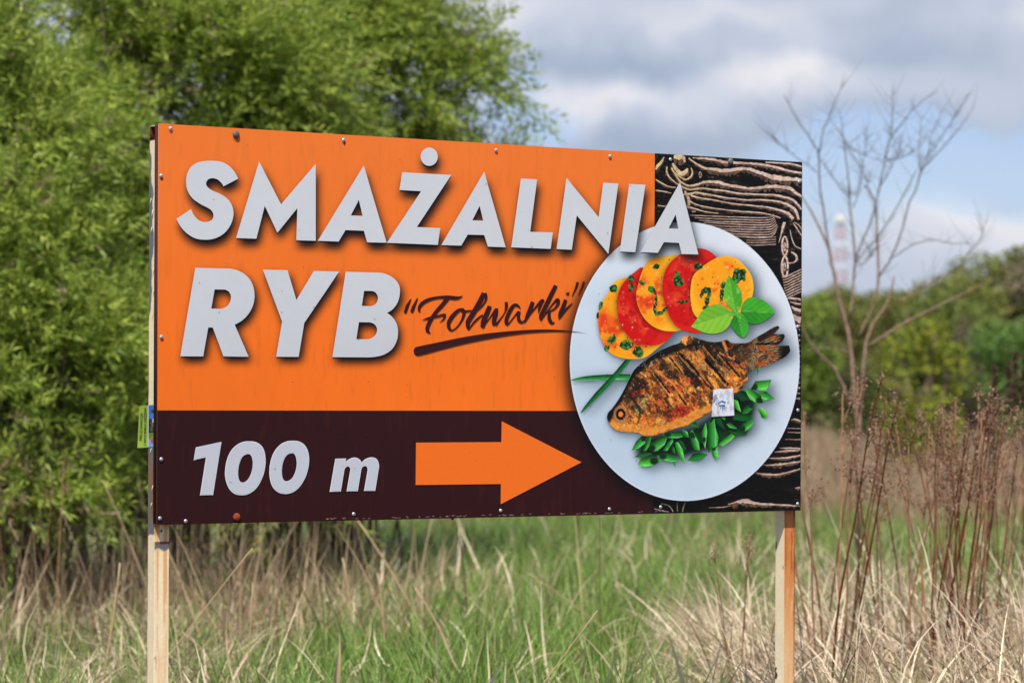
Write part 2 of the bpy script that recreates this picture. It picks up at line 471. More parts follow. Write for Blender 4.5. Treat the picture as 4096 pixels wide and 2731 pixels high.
TOM = [
    ('y', S((640, 620), (560, 628), (508, 655), (470, 722), (420, 800), (380, 872), (355, 960), (360, 1080), (385, 1190), (440, 1290), (510, 1345), (600, 1372), (700, 1378), (790, 1365), (865, 1318), (930, 1262), (990, 1212)) + [(1060, 1120), (900, 900)]),
    ('r', S((780, 520), (700, 560), (635, 615), (578, 685), (545, 770), (533, 870), (540, 960), (570, 1060), (620, 1140), (690, 1200), (765, 1237), (850, 1250), (930, 1242), (1010, 1195)) + [(1082, 1115), (1000, 800)]),
    ('y', S((1110, 408), (1000, 412), (900, 420), (832, 450), (793, 505), (760, 580), (735, 670), (715, 760), (720, 840), (750, 925), (795, 1000), (860, 1062), (940, 1102), (1030, 1118), (1115, 1112)) + [(1180, 1080), (1250, 700)]),
    ('r', S((1300, 338), (1215, 355), (1120, 400), (1040, 465), (990, 545), (965, 640), (963, 745), (985, 855), (1020, 960), (1072, 1050), (1140, 1102), (1225, 1128), (1320, 1130), (1400, 1090)) + [(1520, 900), (1530, 500)] + S((1465, 415), (1415, 370), (1360, 345))),
    ('y', S((1560, 410), (1485, 420), (1400, 465), (1315, 527), (1252, 595), (1228, 690), (1226, 820), (1245, 925), (1290, 990), (1370, 1030), (1500, 1050), (1640, 1000), (1750, 900), (1805, 790), (1818, 690), (1800, 600), (1755, 525), (1685, 452), (1620, 415))),
]
BASIL = [
    (S((1330, 930), (1400, 882), (1470, 862), (1530, 875), (1580, 915), (1608, 975), (1600, 1040), (1560, 1095), (1500, 1130), (1420, 1140), (1340, 1125), (1270, 1092)) + [(1228, 1075), (1280, 1005, 1)], (1228, 1075), (1608, 945), (150, 205, 60), (95, 165, 40)),
    (S((1695, 925), (1710, 870), (1745, 820), (1800, 797), (1870, 810), (1930, 840), (1980, 890)) + [(2015, 945)] + S((1970, 985), (1900, 1030), (1830, 1050), (1770, 1035), (1715, 985)), (2015, 945), (1690, 925), (75, 180, 45), (35, 120, 30)),
    (S((1655, 940), (1700, 945), (1740, 990), (1768, 1060), (1765, 1120), (1730, 1175), (1690, 1165), (1640, 1120), (1606, 1060), (1615, 1000)), (1715, 1170), (1660, 940), (80, 180, 55), (30, 120, 30)),
    (S((1620, 630), (1665, 682), (1700, 750), (1708, 830), (1692, 890), (1650, 935), (1600, 905), (1560, 850), (1537, 780), (1545, 700), (1562, 640)) + [(1580, 588)], (1580, 588), (1645, 930), (115, 195, 55), (60, 150, 35)),
    (S((1575, 940), (1620, 930), (1670, 938), (1700, 960), (1692, 1000), (1650, 970), (1600, 968)), (1575, 940), (1700, 990), (110, 195, 70), (60, 150, 40)),
]
FISH = S((346, 782), (352, 740), (380, 710), (430, 640), (470, 570), (505, 500), (540, 430), (590, 380), (660, 330), (740, 280), (830, 240), (882, 222), (903, 185), (950, 170), (985, 182), (1040, 200), (1120, 217), (1190, 212), (1230, 200), (1262, 224), (1330, 226), (1390, 220), (1430, 192), (1510, 147), (1575, 108)) + [(1608, 98), (1618, 112), (1570, 160), (1650, 158), (1658, 176), (1638, 212), (1585, 248), (1688, 242), (1698, 280)] + S((1662, 322), (1600, 355), (1505, 395), (1450, 408), (1410, 430), (1390, 460), (1378, 500), (1330, 560), (1270, 600), (1190, 640), (1140, 700), (1080, 750), (1000, 790), (930, 835), (860, 850), (780, 880), (700, 905), (620, 908), (570, 885), (480, 880), (420, 870), (370, 830))
ONION = [
    ([(75, 497), (180, 470, 1), (330, 457, 1), (520, 454), (505, 502), (350, 498, 1), (200, 499, 1), (90, 503)], (35, 130, 50)),
    ([(148, 740), (180, 690), (260, 590), (380, 465), (480, 348), (528, 343), (450, 440), (350, 552), (250, 652), (165, 735)], (22, 100, 45)),
    ([(1295, 600), (1340, 575), (1390, 590), (1400, 640), (1340, 655)], (15, 60, 25)),
    ([(1120, 775), (1180, 770), (1220, 870), (1170, 850)], (15, 70, 30)), ([(860, 940), (900, 945), (930, 1000), (915, 1040), (890, 1000)], (18, 70, 30)),
    ([(1000, 860), (1160, 830), (1250, 880), (1180, 950), (1040, 960), (960, 900)], (12, 50, 22)),
    ([(1225, 860), (1280, 875), (1385, 870), (1370, 905), (1300, 910)], (18, 75, 30)), ([(1260, 740), (1340, 735), (1400, 750), (1415, 790), (1350, 800), (1280, 790)], (18, 80, 32)),
    ([(527, 1015), (560, 950), (600, 910), (640, 912), (635, 960), (580, 1000)], (45, 150, 50)),
    ([(610, 1020), (630, 950), (665, 908), (672, 920), (660, 980), (630, 1020)], (35, 125, 40)),
    ([(650, 1000), (670, 960), (730, 925), (790, 925), (770, 975), (720, 1020), (680, 1028)], (50, 140, 45)),
    ([(548, 1065), (610, 1025), (680, 1040), (620, 1065)], (25, 100, 38)), ([(573, 1110), (600, 1075), (660, 1060), (755, 1085), (700, 1120), (630, 1140), (590, 1130)], (70, 175, 50)),
    ([(755, 1020), (790, 960), (830, 920), (835, 950), (790, 1020)], (40, 135, 42)), ([(712, 1060), (760, 1030), (820, 1045), (880, 1080), (850, 1100), (780, 1100)], (45, 140, 50)),
    ([(845, 960), (870, 955), (905, 1010), (923, 1115), (890, 1080), (860, 1040)], (60, 160, 55)), ([(815, 1020), (830, 965), (845, 1000), (850, 1040)], (30, 110, 40)),
    ([(830, 1100), (858, 1095), (848, 1138)], (50, 150, 45)), ([(750, 900), (800, 880), (880, 875), (910, 915), (860, 928), (780, 922)], (35, 125, 42)),
    ([(900, 860), (940, 880), (950, 920), (905, 915)], (40, 130, 45)), ([(955, 880), (975, 865), (1000, 910), (1025, 960), (1028, 1015), (985, 1010), (962, 960)], (50, 150, 50)),
    ([(940, 1090), (980, 1040), (1030, 1030), (1090, 1045), (1040, 1085), (985, 1095)], (30, 115, 40)), ([(1040, 890), (1075, 810), (1085, 880), (1070, 1005), (1050, 950)], (60, 165, 60)),
    ([(1090, 790), (1112, 815), (1138, 780), (1145, 850), (1168, 920), (1160, 980), (1130, 1000), (1092, 1030), (1082, 920)], (45, 145, 50)),
    ([(1112, 985), (1130, 1000), (1160, 990), (1170, 1060), (1150, 1090), (1125, 1060)], (75, 180, 65)), ([(1165, 975), (1200, 930), (1260, 888), (1288, 910), (1260, 945), (1200, 985)], (65, 165, 50)),
    ([(1305, 870), (1350, 810), (1400, 780), (1430, 790), (1410, 850), (1370, 875)], (40, 130, 42)), ([(1225, 820), (1260, 810), (1305, 850), (1300, 860), (1250, 850)], (50, 130, 50)),
    ([(1340, 745), (1360, 690), (1430, 665), (1420, 710), (1380, 745)], (35, 115, 38)), ([(1280, 640), (1310, 650), (1335, 735), (1285, 700)], (75, 180, 55)),
    ([(1405, 565), (1440, 505), (1560, 495), (1520, 580)], (65, 170, 50)), ([(1450, 590), (1520, 582), (1582, 635), (1500, 650)], (45, 150, 48)),
    ([(1357, 560), (1420, 570), (1480, 610), (1497, 665), (1450, 670), (1400, 640)], (60, 160, 50)), ([(1455, 705), (1490, 703), (1535, 745), (1525, 775), (1490, 775)], (75, 180, 45)),
    ([(1450, 460), (1455, 405), (1475, 405)], (50, 140, 45)), ([(950, 820), (1000, 805), (1025, 848), (980, 840)], (30, 110, 40)), ([(1180, 770), (1220, 765), (1220, 800)], (50, 150, 50)),
]
PCX, PCY = 2750.0, 1445.0
PR = 0.4873
_pc = on_sign(PCX, PCY)
PC = (float(_pc[0]), float(_pc[2]))


def plate_outline(n=120, r=PR):
    out = []
    for i in range(n):
        a = 2 * math.pi * i / n
        x, y = px_of_sign(PC[0] + r * math.cos(a), PC[1] + r * math.sin(a))
        out.append((x, y))
    return out


# ------------------------------------------------------------------ print: soft shadows that are part of the artwork
GX0, GY0, GS = 560.0, 440.0, 4.0
GW, GH = 680, 430
gx, gy = np.meshgrid(GX0 + np.arange(GW) * GS, GY0 + np.arange(GH) * GS)


def raster(polys, dx, dy):
    m = np.zeros((GH, GW))
    for outer, holes in polys:
        p = np.asarray(outer) + (dx, dy)
        i0, i1 = int(max(0, (p[:, 0].min() - GX0) // GS)), int(min(GW, (p[:, 0].max() - GX0) // GS + 2))
        j0, j1 = int(max(0, (p[:, 1].min() - GY0) // GS)), int(min(GH, (p[:, 1].max() - GY0) // GS + 2))
        if i1 <= i0 or j1 <= j0: continue
        a = pip(gx[j0:j1, i0:i1], gy[j0:j1, i0:i1], p)
        for h in holes: a &= ~pip(gx[j0:j1, i0:i1], gy[j0:j1, i0:i1], np.asarray(h) + (dx, dy))
        m[j0:j1, i0:i1] = np.maximum(m[j0:j1, i0:i1], a)
    return m


def blur(m, s):
    s = s / GS; k = np.arange(-int(3 * s) - 1, int(3 * s) + 2); w = np.exp(-k**2 / (2 * s * s)); w /= w.sum()
    m = np.apply_along_axis(lambda r: np.convolve(r, w, 'same'), 1, m)
    return np.apply_along_axis(lambda r: np.convolve(r, w, 'same'), 0, m)


SH1 = blur(raster(HEAD[:NTOP], 10, 27), 16)
SH2 = blur(raster(HEAD[NTOP:NHEAD], 12, 20), 15)
SHL = np.clip(np.maximum(SH1, SH2) * 1.05, 0, 1)
SHP = blur(raster([(plate_outline(), [])], -14, 14), 26)
foods = [(spl(zz(Z7, t[1])), []) for t in TOM] + [(spl(zz(Z7, b[0])), []) for b in BASIL] + [(spl(zz(Z8, FISH)), [])] + [(spl(zz(Z8, o[0])), []) for o in ONION]
PILE = [zz(Z8, [(560, 1060), (600, 930), (760, 900), (1000, 840), (1120, 760), (1260, 600), (1420, 580), (1440, 700), (1400, 820), (1380, 890), (1240, 930), (1100, 1010), (900, 1060), (700, 1075)])]
SHPILE = blur(raster([(PILE[0], [])], 0, 0), 11)
SHF = np.maximum.reduce([blur(raster([(PILE[0], [])], 6, 4), 20), blur(raster(foods, 22, 12), 22), blur(raster(foods, 3, 8), 9)])


def samp(g, x, y):
    fx = np.clip((x - GX0) / GS, 0, GW - 1.001); fy = np.clip((y - GY0) / GS, 0, GH - 1.001)
    i, j = fx.astype(int), fy.astype(int); a, b = fx - i, fy - j
    return (g[j, i] * (1 - a) + g[j, i + 1] * a) * (1 - b) + (g[j + 1, i] * (1 - a) + g[j + 1, i + 1] * a) * b


# ------------------------------------------------------------------ the billboard
board = empty('advertising_sign', (XL, YL, 0), TH, 'large orange and brown roadside sign with fried fish picture and arrow on cream posts', 'sign')


def layer(name, outline, off, cfn, parent, step=None, mat=None):
    """thin printed layer on the sign face: crisp outline, colour from cfn(px, py)"""
    pts = [Vector(p[:2]) for p in outline]
    n = len(pts)
    arr = np.array([p[:] for p in pts])
    if step:
        xs = np.arange(arr[:, 0].min(), arr[:, 0].max(), step); ys = np.arange(arr[:, 1].min(), arr[:, 1].max(), step)
        X, Y = np.meshgrid(xs, ys); X[::2] += step / 2
        X, Y = X.ravel(), Y.ravel(); k = pip(X, Y, arr)
        pts = pts + [Vector((float(a), float(b))) for a, b in zip(X[k], Y[k])]
    v, _, f, *_r = delaunay_2d_cdt(pts, [(i, (i + 1) % n) for i in range(n)], [], 1, 1e-4)
    V = np.array([(p.x, p.y) for p in v])
    tris = np.array([list(t) for t in f if len(t) == 3])
    u, z = on_sign_arr(V[:, 0], V[:, 1])
    c = cfn(V[:, 0], V[:, 1])
    return mesh_np(name, np.stack([u, np.full_like(u, -off), z], 1), tris[:, ::-1], mat or M_print, parent, prt(c))


def flat(name, polys, off, cfn, parent, mat=None):
    vs, ts, b = [], [], 0
    for outer, holes in polys:
        loops = [[Vector((p[0], p[1], 0)) for p in outer]] + [[Vector((p[0], p[1], 0)) for p in h] for h in holes]
        fl = [p for l_ in loops for p in l_]
        t = tessellate_polygon(loops)
        A = np.array([(p.x, p.y) for p in fl]); vs.append(A)
        T = np.array(t)
        # consistent winding
        a, bb, c = A[T[:, 0]], A[T[:, 1]], A[T[:, 2]]
        s_ = (bb[:, 0] - a[:, 0]) * (c[:, 1] - a[:, 1]) - (bb[:, 1] - a[:, 1]) * (c[:, 0] - a[:, 0])
        T = np.where((s_ > 0)[:, None], T[:, ::-1], T)
        ts.append(T + b); b += len(A)
    V = np.concatenate(vs); T = np.concatenate(ts)
    u, z = on_sign_arr(V[:, 0], V[:, 1])
    return mesh_np(name, np.stack([u, np.full_like(u, -off), z], 1), T, mat or M_print, parent, prt(cfn(V[:, 0], V[:, 1])))


def const(c):
    return lambda x, y: np.tile(np.asarray(c, float), (len(x), 1))


ORANGE, BROWN = (240, 112, 30), (46, 15, 17)
# panel: thin sheet with a fine grid on its front carrying the print colours and a painted sky sheen
nu, nv = 420, 260
zsplit = float(on_sign(1200, 1641)[2])
usplit = float(on_sign(2619, 620)[0])
us = np.linspace(0, SW, nu)
vs_ = np.sort(np.concatenate([np.linspace(ZB, ZB + SH, nv), [zsplit - .0006, zsplit + .0006]]))
UU, VV = np.meshgrid(us, vs_)
pxx, pyy = px_of_sign(UU, VV)
c = np.where((VV > zsplit)[..., None], np.array(ORANGE, float), np.array(BROWN, float))
c = c * (1 + (fbm(pxx, pyy, 420, 3) - .5) * .06 + (fbm(pxx * 6, pyy, 160, 13, 3) - .5) * .035)[..., None]
c = mixc(c, (120, 66, 34) , (sm(.62, .80, fbm(pxx * 9, pyy, 120, 17, 3)) * .10))
c = mixc(c, (236, 126, 60), .5 * sm(1500, 520, pyy) * (VV > zsplit))  # upper orange paled: reflected sky painted into the sheet colour
c = mixc(c, (8, 8, 10), np.clip(samp(SHL, pxx, pyy) * .97, 0, 1) * (VV > zsplit))
c = mixc(c, (10, 6, 8), np.clip(samp(SHP, pxx, pyy) * 1.1, 0, 1) * .92)
V = np.stack([UU, np.zeros_like(UU), VV], -1).reshape(-1, 3)
idx = np.arange(V.shape[0]).reshape(UU.shape)
Q = np.stack([idx[:-1, :-1], idx[:-1, 1:], idx[1:, 1:], idx[1:, :-1]], -1).reshape(-1, 4)
nb_ = len(V)
back = np.array([(0, .003, ZB), (SW, .003, ZB), (SW, .003, ZB + SH), (0, .003, ZB + SH), (0, 0, ZB), (SW, 0, ZB), (SW, 0, ZB + SH), (0, 0, ZB + SH)])
Vb = np.concatenate([V, back])
QB = np.array([(1, 0, 3, 2), (0, 1, 5, 4), (1, 2, 6, 5), (2, 3, 7, 6), (3, 0, 4, 7)]) + nb_
cc = np.concatenate([prt(c.reshape(-1, 3)), np.tile(lin((190, 150, 130)), (8, 1))])
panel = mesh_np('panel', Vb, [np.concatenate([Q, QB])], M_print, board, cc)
tag(panel, 'flat sheet printed orange above and dark brown below')


def ribbon(pts, z, n=4, wf=1.0):
    """(x,y,w) strokes -> outline polygon, source px"""
    p = np.array([(a[0], a[1], a[2]) for a in pts], float)
    out = []
    for i in range(len(p) - 1):
        p0, p1, p2, p3 = p[max(0, i - 1)], p[i], p[i + 1], p[min(len(p) - 1, i + 2)]
        for k in range(n):
            t = k / n
            out.append(.5 * ((2 * p1) + (-p0 + p2) * t + (2 * p0 - 5 * p1 + 4 * p2 - p3) * t * t + (-p0 + 3 * p1 - 3 * p2 + p3) * t**3))
    out.append(p[-1]); q = np.array(out)
    d = np.gradient(q[:, :2], axis=0); d /= np.linalg.norm(d, axis=1)[:, None] + 1e-9
    nrm = np.stack([-d[:, 1], d[:, 0]], 1); w = np.maximum(q[:, 2:3], .5) / 2 * wf
    a, b = q[:, :2] + nrm * w, q[:, :2] - nrm * w
    s = 1 / z[2]
    return a * s + (z[0], z[1]), b * s + (z[0], z[1])


def ribbons(name, strokes, z, off, cfn, parent, polys=(), jitter=0.0, mat=None):
    vs, qs, b = [], [], 0
    for k, st_ in enumerate(strokes):
        zk = st_[0] if isinstance(st_[0], tuple) and len(st_[0]) == 3 and isinstance(st_[1], list) else z
        pp = st_[1] if zk is not z and isinstance(st_[1], list) else st_
        A, B = ribbon(pp, zk, 8 if jitter else 5, .78 if jitter else 1.0)
        if jitter:
            w = np.linalg.norm(A - B, axis=1)[:, None]
            A = A + (vnoise(A[:, 0] + 31 * k, A[:, 1], 7, 5)[:, None] - .5) * w * jitter * np.array([0, 1])
            B = B + (vnoise(B[:, 0] + 77 * k, B[:, 1], 9, 9)[:, None] - .5) * w * jitter * np.array([0, 1])
        m = len(A)
        vv = np.stack([A, B], 1).reshape(-1, 2); vs.append(vv)
        qs.append(np.array([(b + 2 * i, b + 2 * i + 1, b + 2 * i + 3, b + 2 * i + 2) for i in range(m - 1)])); b += 2 * m
    V = np.concatenate(vs); u, zz_ = on_sign_arr(V[:, 0], V[:, 1])
    yy = np.full_like(u, -off)
    # every stroke a hair in front of the one before so none share a plane
    k0 = 0
    for k, vv in enumerate(vs):
        yy[k0:k0 + len(vv)] -= k * 4e-6; k0 += len(vv)
    faces = [np.concatenate(qs)]
    P3 = np.stack([u, yy, zz_], 1); C = prt(cfn(V[:, 0], V[:, 1]))
    return mesh_np(name, P3, faces, mat or M_print, parent, C)


# ---- charred wood photograph on the right
wood = [(usplit, ZB), (SW, ZB), (SW, ZB + SH), (usplit, ZB + SH)]
wpx = [px_of_sign(*w) for w in wood]
wl_ = [(x + .01, y) for x, y in wpx]


def wood_col(x, y):
    g = fbm(x / 6, y, 6, 31, 4); g2 = fbm(x / 9, y, 3.0, 77, 3); b = fbm(x, y, 160, 5, 3)
    yy_ = y + 14 * np.sin(x / 60.) + 30 * (fbm(x, y, 220, 9, 2) - .5)
    lines = np.abs(((yy_ / 13.0 + fbm(x / 5, y, 30, 8)) % 1) - .5) * 2
    k = sm(.50, .85, g * .55 + g2 * .45) * .75 + sm(.88, 1.0, lines) * .35 * sm(.4, .6, b)
    c_ = mixc((12, 9, 8), (138, 108, 88), np.clip(k, 0, 1) * (.35 + .65 * sm(.35, .65, b)))
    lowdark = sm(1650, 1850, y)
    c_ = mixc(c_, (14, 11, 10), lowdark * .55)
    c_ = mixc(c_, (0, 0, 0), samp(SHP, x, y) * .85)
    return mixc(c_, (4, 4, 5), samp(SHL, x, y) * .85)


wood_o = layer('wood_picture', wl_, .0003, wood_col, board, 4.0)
tag(wood_o, 'printed picture of charred wood grain')
WU = [[(415, 95, 10), (520, 115, 20), (600, 130, 24), (700, 150, 26), (800, 155, 24), (900, 160, 20), (1010, 170, 26), (1120, 190, 22), (1250, 225, 22), (1370, 245, 18)],
      [(1050, 128, 8), (1150, 140, 16), (1270, 165, 18), (1370, 190, 16)],
      [(380, 115, 12), (440, 160, 16), (520, 200, 24), (620, 215, 36), (700, 225, 40), (800, 212, 34), (900, 210, 30), (980, 235, 34), (1060, 262, 44), (1130, 285, 52), (1220, 295, 44), (1300, 297, 36), (1370, 305, 30)],
      [(230, 200, 16), (262, 255, 16), (310, 320, 16), (380, 355, 18), (450, 345, 20), (510, 325, 24), (560, 320, 26), (640, 325, 30), (700, 345, 30), (800, 362, 26), (900, 378, 24), (1000, 372, 28), (1080, 362, 32), (1170, 365, 34), (1260, 380, 36), (1310, 415, 30), (1370, 450, 20)],
      [(190, 190, 14), (190, 240, 16), (220, 290, 14), (290, 345, 12), (370, 385, 14), (430, 385, 14), (500, 378, 14), (600, 390, 14), (700, 400, 16), (800, 420, 16), (950, 430, 16), (1100, 435, 18), (1200, 450, 24), (1280, 475, 26), (1330, 520, 22), (1362, 560, 14)],
      [(330, 430, 10), (380, 430, 24), (440, 415, 18), (520, 428, 18), (600, 440, 16), (700, 460, 14), (800, 470, 14), (900, 480, 14), (1000, 478, 14), (1100, 485, 16), (1190, 500, 22), (1260, 530, 28), (1310, 570, 28), (1338, 650, 22)],
      [(400, 440, 20), (470, 460, 14), (600, 480, 12), (700, 500, 12), (800, 515, 12), (950, 530, 12), (1080, 545, 16), (1180, 570, 24), (1250, 600, 30), (1290, 645, 34)],
      [(390, 490, 16), (450, 520, 12), (560, 545, 12), (700, 565, 10), (850, 580, 12), (1000, 590, 12), (1100, 610, 10), (1180, 635, 8)],
      [(370, 540, 26), (450, 560, 12), (540, 585, 10), (640, 595, 6)], [(405, 580, 4), (422, 580, 9), (442, 580, 4)],
      [(90, 215, 14), (110, 180, 30), (140, 150, 26), (165, 105, 8)], [(85, 300, 8), (140, 330, 14), (200, 360, 12), (270, 372, 6)], [(85, 395, 8), (160, 405, 10), (230, 420, 5)], [(110, 525, 10), (180, 537, 6)],
      [(250, 95, 30), (290, 100, 60), (330, 110, 40), (345, 150, 16)], [(240, 160, 20), (270, 210, 40), (310, 250, 50), (350, 235, 46), (370, 205, 20)],
      [(250, 230, 8), (300, 275, 10), (350, 300, 12), (395, 280, 14), (412, 240, 14), (400, 200, 8)], [(470, 262, 5), (474, 238, 6), (486, 240, 5), (490, 262, 5), (482, 285, 6), (472, 270, 5)],
      [(345, 400, 20), (375, 460, 30), (380, 520, 26), (350, 545, 10)]]
for k in range(13):
    y0 = 612 + k * 21 + (k > 8) * 12
    xe = 1165 - abs(k - 6) * 6
    if k < 9: WU.append([(390 + k * 40, y0, 6), (600 + k * 20, y0 + 8 + (k % 3) * 3, 6), (800, y0 + 16, 7), (1000, y0 + 22, 7), (1100, y0 + 14, 6), (xe - 10, y0 - 10 - k * 3, 5)])
    else: WU.append([(880, y0 - 6, 3), (980, y0 - 4, 6), (1060, y0 - 8, 6), (1140, y0 - 12, 4)])
WU += [[(1215, 672, 30), (1200, 720, 24), (1185, 780, 12), (1165, 850, 4)]]
for (cx_, cy_, rx_, ry_, w_) in [(1217, 880, 24, 80, 17), (1217, 885, 8, 34, 11), (1217, 1060, 26, 88, 19), (1212, 1060, 9, 34, 11)]:
    WU.append([(cx_ + rx_ * math.cos(a), cy_ + ry_ * math.sin(a), w_) for a in np.linspace(.4, 6.5, 15)])
WU += [[(1290, 680, 8), (1325, 730, 9), (1365, 790, 8)], [(1300, 672, 6), (1340, 700, 7), (1368, 730, 5)], [(1262, 740, 6), (1280, 820, 8), (1310, 880, 8), (1362, 905, 6)], [(1270, 930, 10), (1310, 955, 20), (1322, 990, 18), (1300, 1020, 10), (1240, 1030, 8)]]
for k in range(9):
    y0 = 1090 + k * 24
    WU.append([(1195 + k * 4, y0 + 60, 7), (1240, y0 + 52, 8), (1280, y0 + 30, 9), (1320, y0 + 12, 8), (1362, y0 - 8, 7)])
WU += [[(1240, 1335, 12), (1300, 1335, 20), (1358, 1345, 16)], [(1262, 1365, 6), (1310, 1378, 14), (1358, 1385, 12)], [(1275, 1405, 14), (1310, 1430, 34), (1356, 1440, 40)], [(1290, 1475, 14), (1320, 1510, 60), (1356, 1520, 66)], [(1305, 1575, 10), (1354, 1570, 14)]]
for k in range(14):
    WU.append([(1318 - k * 1.2, 1610 + k * 46, 5), (1350, 1608 + k * 46, 8 + (k % 3) * 4)])
WL = [[(1830, 250, 10), (1880, 240, 26), (1950, 262, 16)], [(1690, 600, 8), (1800, 600, 20), (1950, 608, 14)], [(1620, 650, 8), (1780, 634, 22), (1880, 632, 18), (1950, 622, 10)],
      [(1540, 725, 8), (1720, 724, 24), (1850, 708, 22), (1950, 690, 16)], [(1480, 812, 8), (1620, 810, 30), (1780, 792, 30), (1950, 765, 16)],
      [(1390, 912, 10), (1500, 930, 28), (1650, 932, 30), (1800, 902, 22), (1950, 860, 16)],
      [(1040, 1305, 8), (1130, 1280, 28), (1250, 1262, 60), (1400, 1290, 44), (1600, 1305, 26), (1800, 1316, 22), (1940, 1325, 14)],
      [(100, 1358, 8), (200, 1380, 14), (300, 1398, 6)], [(402, 1280, 6), (405, 1395, 8)], [(505, 1280, 6), (480, 1340, 12), (470, 1395, 10)], [(200, 1292, 6), (300, 1325, 10), (352, 1395, 10)],
      [(1780, 350, 5), (1950, 356, 7)], [(1790, 400, 6), (1950, 408, 9)], [(1760, 490, 5), (1950, 492, 8)], [(1880, 1100, 10), (1945, 1090, 36)], [(800, 1345, 6), (960, 1340, 10), (1080, 1320, 5)]]


def streak_col(x, y):
    t = fbm(x / 4, y, 4, 50, 3); w = sm(.38, .58, t)
    yel = sm(2950, 2700, x) * sm(950, 700, y)
    a = mixc((228, 200, 184), (222, 198, 146), yel)
    a = mixc((150, 120, 100), a, .45 + .55 * w)
    a = mixc(a, (120, 100, 84), sm(1560, 1900, y) * .2)
    a = mixc(a, (0, 0, 0), samp(SHP, x, y) * .8)
    return mixc(a, (4, 4, 5), samp(SHL, x, y) * .8)


# keep streaks inside the panel's outline
def clip_streaks(strokes, z):
    out = []
    for s_ in strokes:
        pts_ = [(a[0], a[1], a[2]) for a in s_]
        good = []
        for a in pts_:
            X, Y = z[0] + a[0] / z[2], z[1] + a[1] / z[2]
            p = on_sign(X, Y)
            u_ = min(max(p[0], usplit + .004), SW - .002); v_ = min(max(p[2], ZB + .004), ZB + SH - .008)
            X, Y = px_of_sign(u_, v_)
            good.append(((X - z[0]) * z[2], (Y - z[1]) * z[2], a[2]))
        out.append(good)
    return out


def flank_col(x, y):
    a = mixc((66, 48, 38), (112, 84, 66), sm(.35, .65, fbm(x / 5, y, 3.5, 58, 3)))
    a = mixc(a, (0, 0, 0), samp(SHP, x, y) * .8)
    return mixc(a, (4, 4, 5), samp(SHL, x, y) * .8)


def widen(L_, k, dy):
    return [[(a[0], a[1] + dy * a[2], a[2] * k + 4) for a in s_] for s_ in L_]


ribbons('wood_grain', clip_streaks(widen(WU, 1.7, .45), Z9), Z9, .00045, flank_col, wood_o, jitter=.9)
ribbons('wood_grain', clip_streaks(widen(WL, 1.7, .45), Z8b), Z8b, .00045, flank_col, wood_o, jitter=.9)
ribbons('wood_grain', clip_streaks(WU, Z9), Z9, .0006, streak_col, wood_o, jitter=.3)
ribbons('wood_grain', clip_streaks(WL, Z8b), Z8b, .0006, streak_col, wood_o, jitter=.55)

# ---- plate with the meal


def plate_col(x, y):
    t = sm(1900, 900, y) * .6 + sm(2350, 3150, x) * .4
    c_ = mixc((186, 204, 219), (226, 230, 236), t)
    pa = on_sign_arr(x, y); r = np.hypot(pa[0] - PC[0], pa[1] - PC[1]) / PR
    c_ = mixc(c_, (225, 230, 240), sm(.985, 1.0, r) * .6)
    c_ = c_ * (1 + (fbm(x, y, 120, 4) - .5) * .05)[:, None]
    c_ = mixc(c_, (40, 54, 64), samp(SHF, x, y) * .85)
    c_ = mixc(c_, (6, 22, 14), samp(SHPILE, x, y) * .95)
    return mixc(c_, (10, 12, 14), samp(SHL, x, y) * .85)


plate = layer('plate_picture', plate_outline(140), .0010, plate_col, board, 9, M_print)
tag(plate, 'printed round pale blue plate of food')


def tomato_col(kind, outl, seed):
    P = np.asarray(outl); cx_, cy_ = P[:, 0].mean(), P[:, 1].mean()
    rx_, ry_ = np.ptp(P[:, 0]) / 2, np.ptp(P[:, 1]) / 2

    def f(x, y):
        dx, dy = (x - cx_) / rx_, (y - cy_) / ry_
        r = np.hypot(dx, dy); a = np.arctan2(dy, dx)
        n1 = fbm(x, y, 52, seed, 4); n2 = fbm(x, y, 12, seed + 5, 3)
        ch = .5 + .5 * np.cos(a * 5 + seed + 9 * n1)
        inner = sm(.82, .60, r) * sm(.42, .60, n1 * .8 + ch * .18)
        if kind == 'r':
            c_ = mixc((206, 18, 16), (232, 70, 38), inner * .8)
            c_ = mixc(c_, (150, 12, 10), sm(.6, .75, n2) * .45)
            c_ = mixc(c_, (250, 150, 110), sm(.78, .86, fbm(x, y, 9, seed + 9, 2)) * .6 * (r < .8))
            c_ = mixc(c_, (226, 45, 28), sm(.86, .98, r) * .6)
        else:
            c_ = mixc((250, 160, 22), (238, 98, 24), inner)
            c_ = mixc(c_, (222, 60, 22), sm(.58, .68, n1) * inner * .9)
            c_ = mixc(c_, (253, 184, 40), sm(.8, .95, r) * .8)
            c_ = mixc(c_, (255, 205, 120), sm(.72, .8, fbm(x, y, 8, seed + 9, 2)) * .5)
        spk = vnoise(x, y, 6, seed + 40)
        c_ = mixc(c_, (40, 14, 8), sm(.93, .97, spk) * .8)
        c_ = mixc(c_, (255, 225, 170), sm(.955, .98, vnoise(x, y, 10, seed + 60)) * .9 * (r < .75))
        sh = raster_shade(x, y, seed)
        c_ = c_ * (1 - .45 * sh)[:, None]
        return mixc(c_, (10, 6, 6), samp(SHL, x, y) * .85)
    return f


touts = [spl(zz(Z7, t[1])) for t in TOM]
tshade = {}
for i in range(4):
    tshade[i] = blur(raster([(touts[i + 1], [])], -5, 3), 9)


def raster_shade(x, y, seed):
    i = seed // 100
    return samp(tshade[i], x, y) if i in tshade else np.zeros(len(x))


for i, (k, _) in enumerate(TOM):
    o = layer('tomato_slice', touts[i], .0014 + i * .0001, tomato_col(k, touts[i], i * 100 + 3), plate, 5)
    tag(o, 'printed red tomato slice' if k == 'r' else 'printed yellow tomato slice')

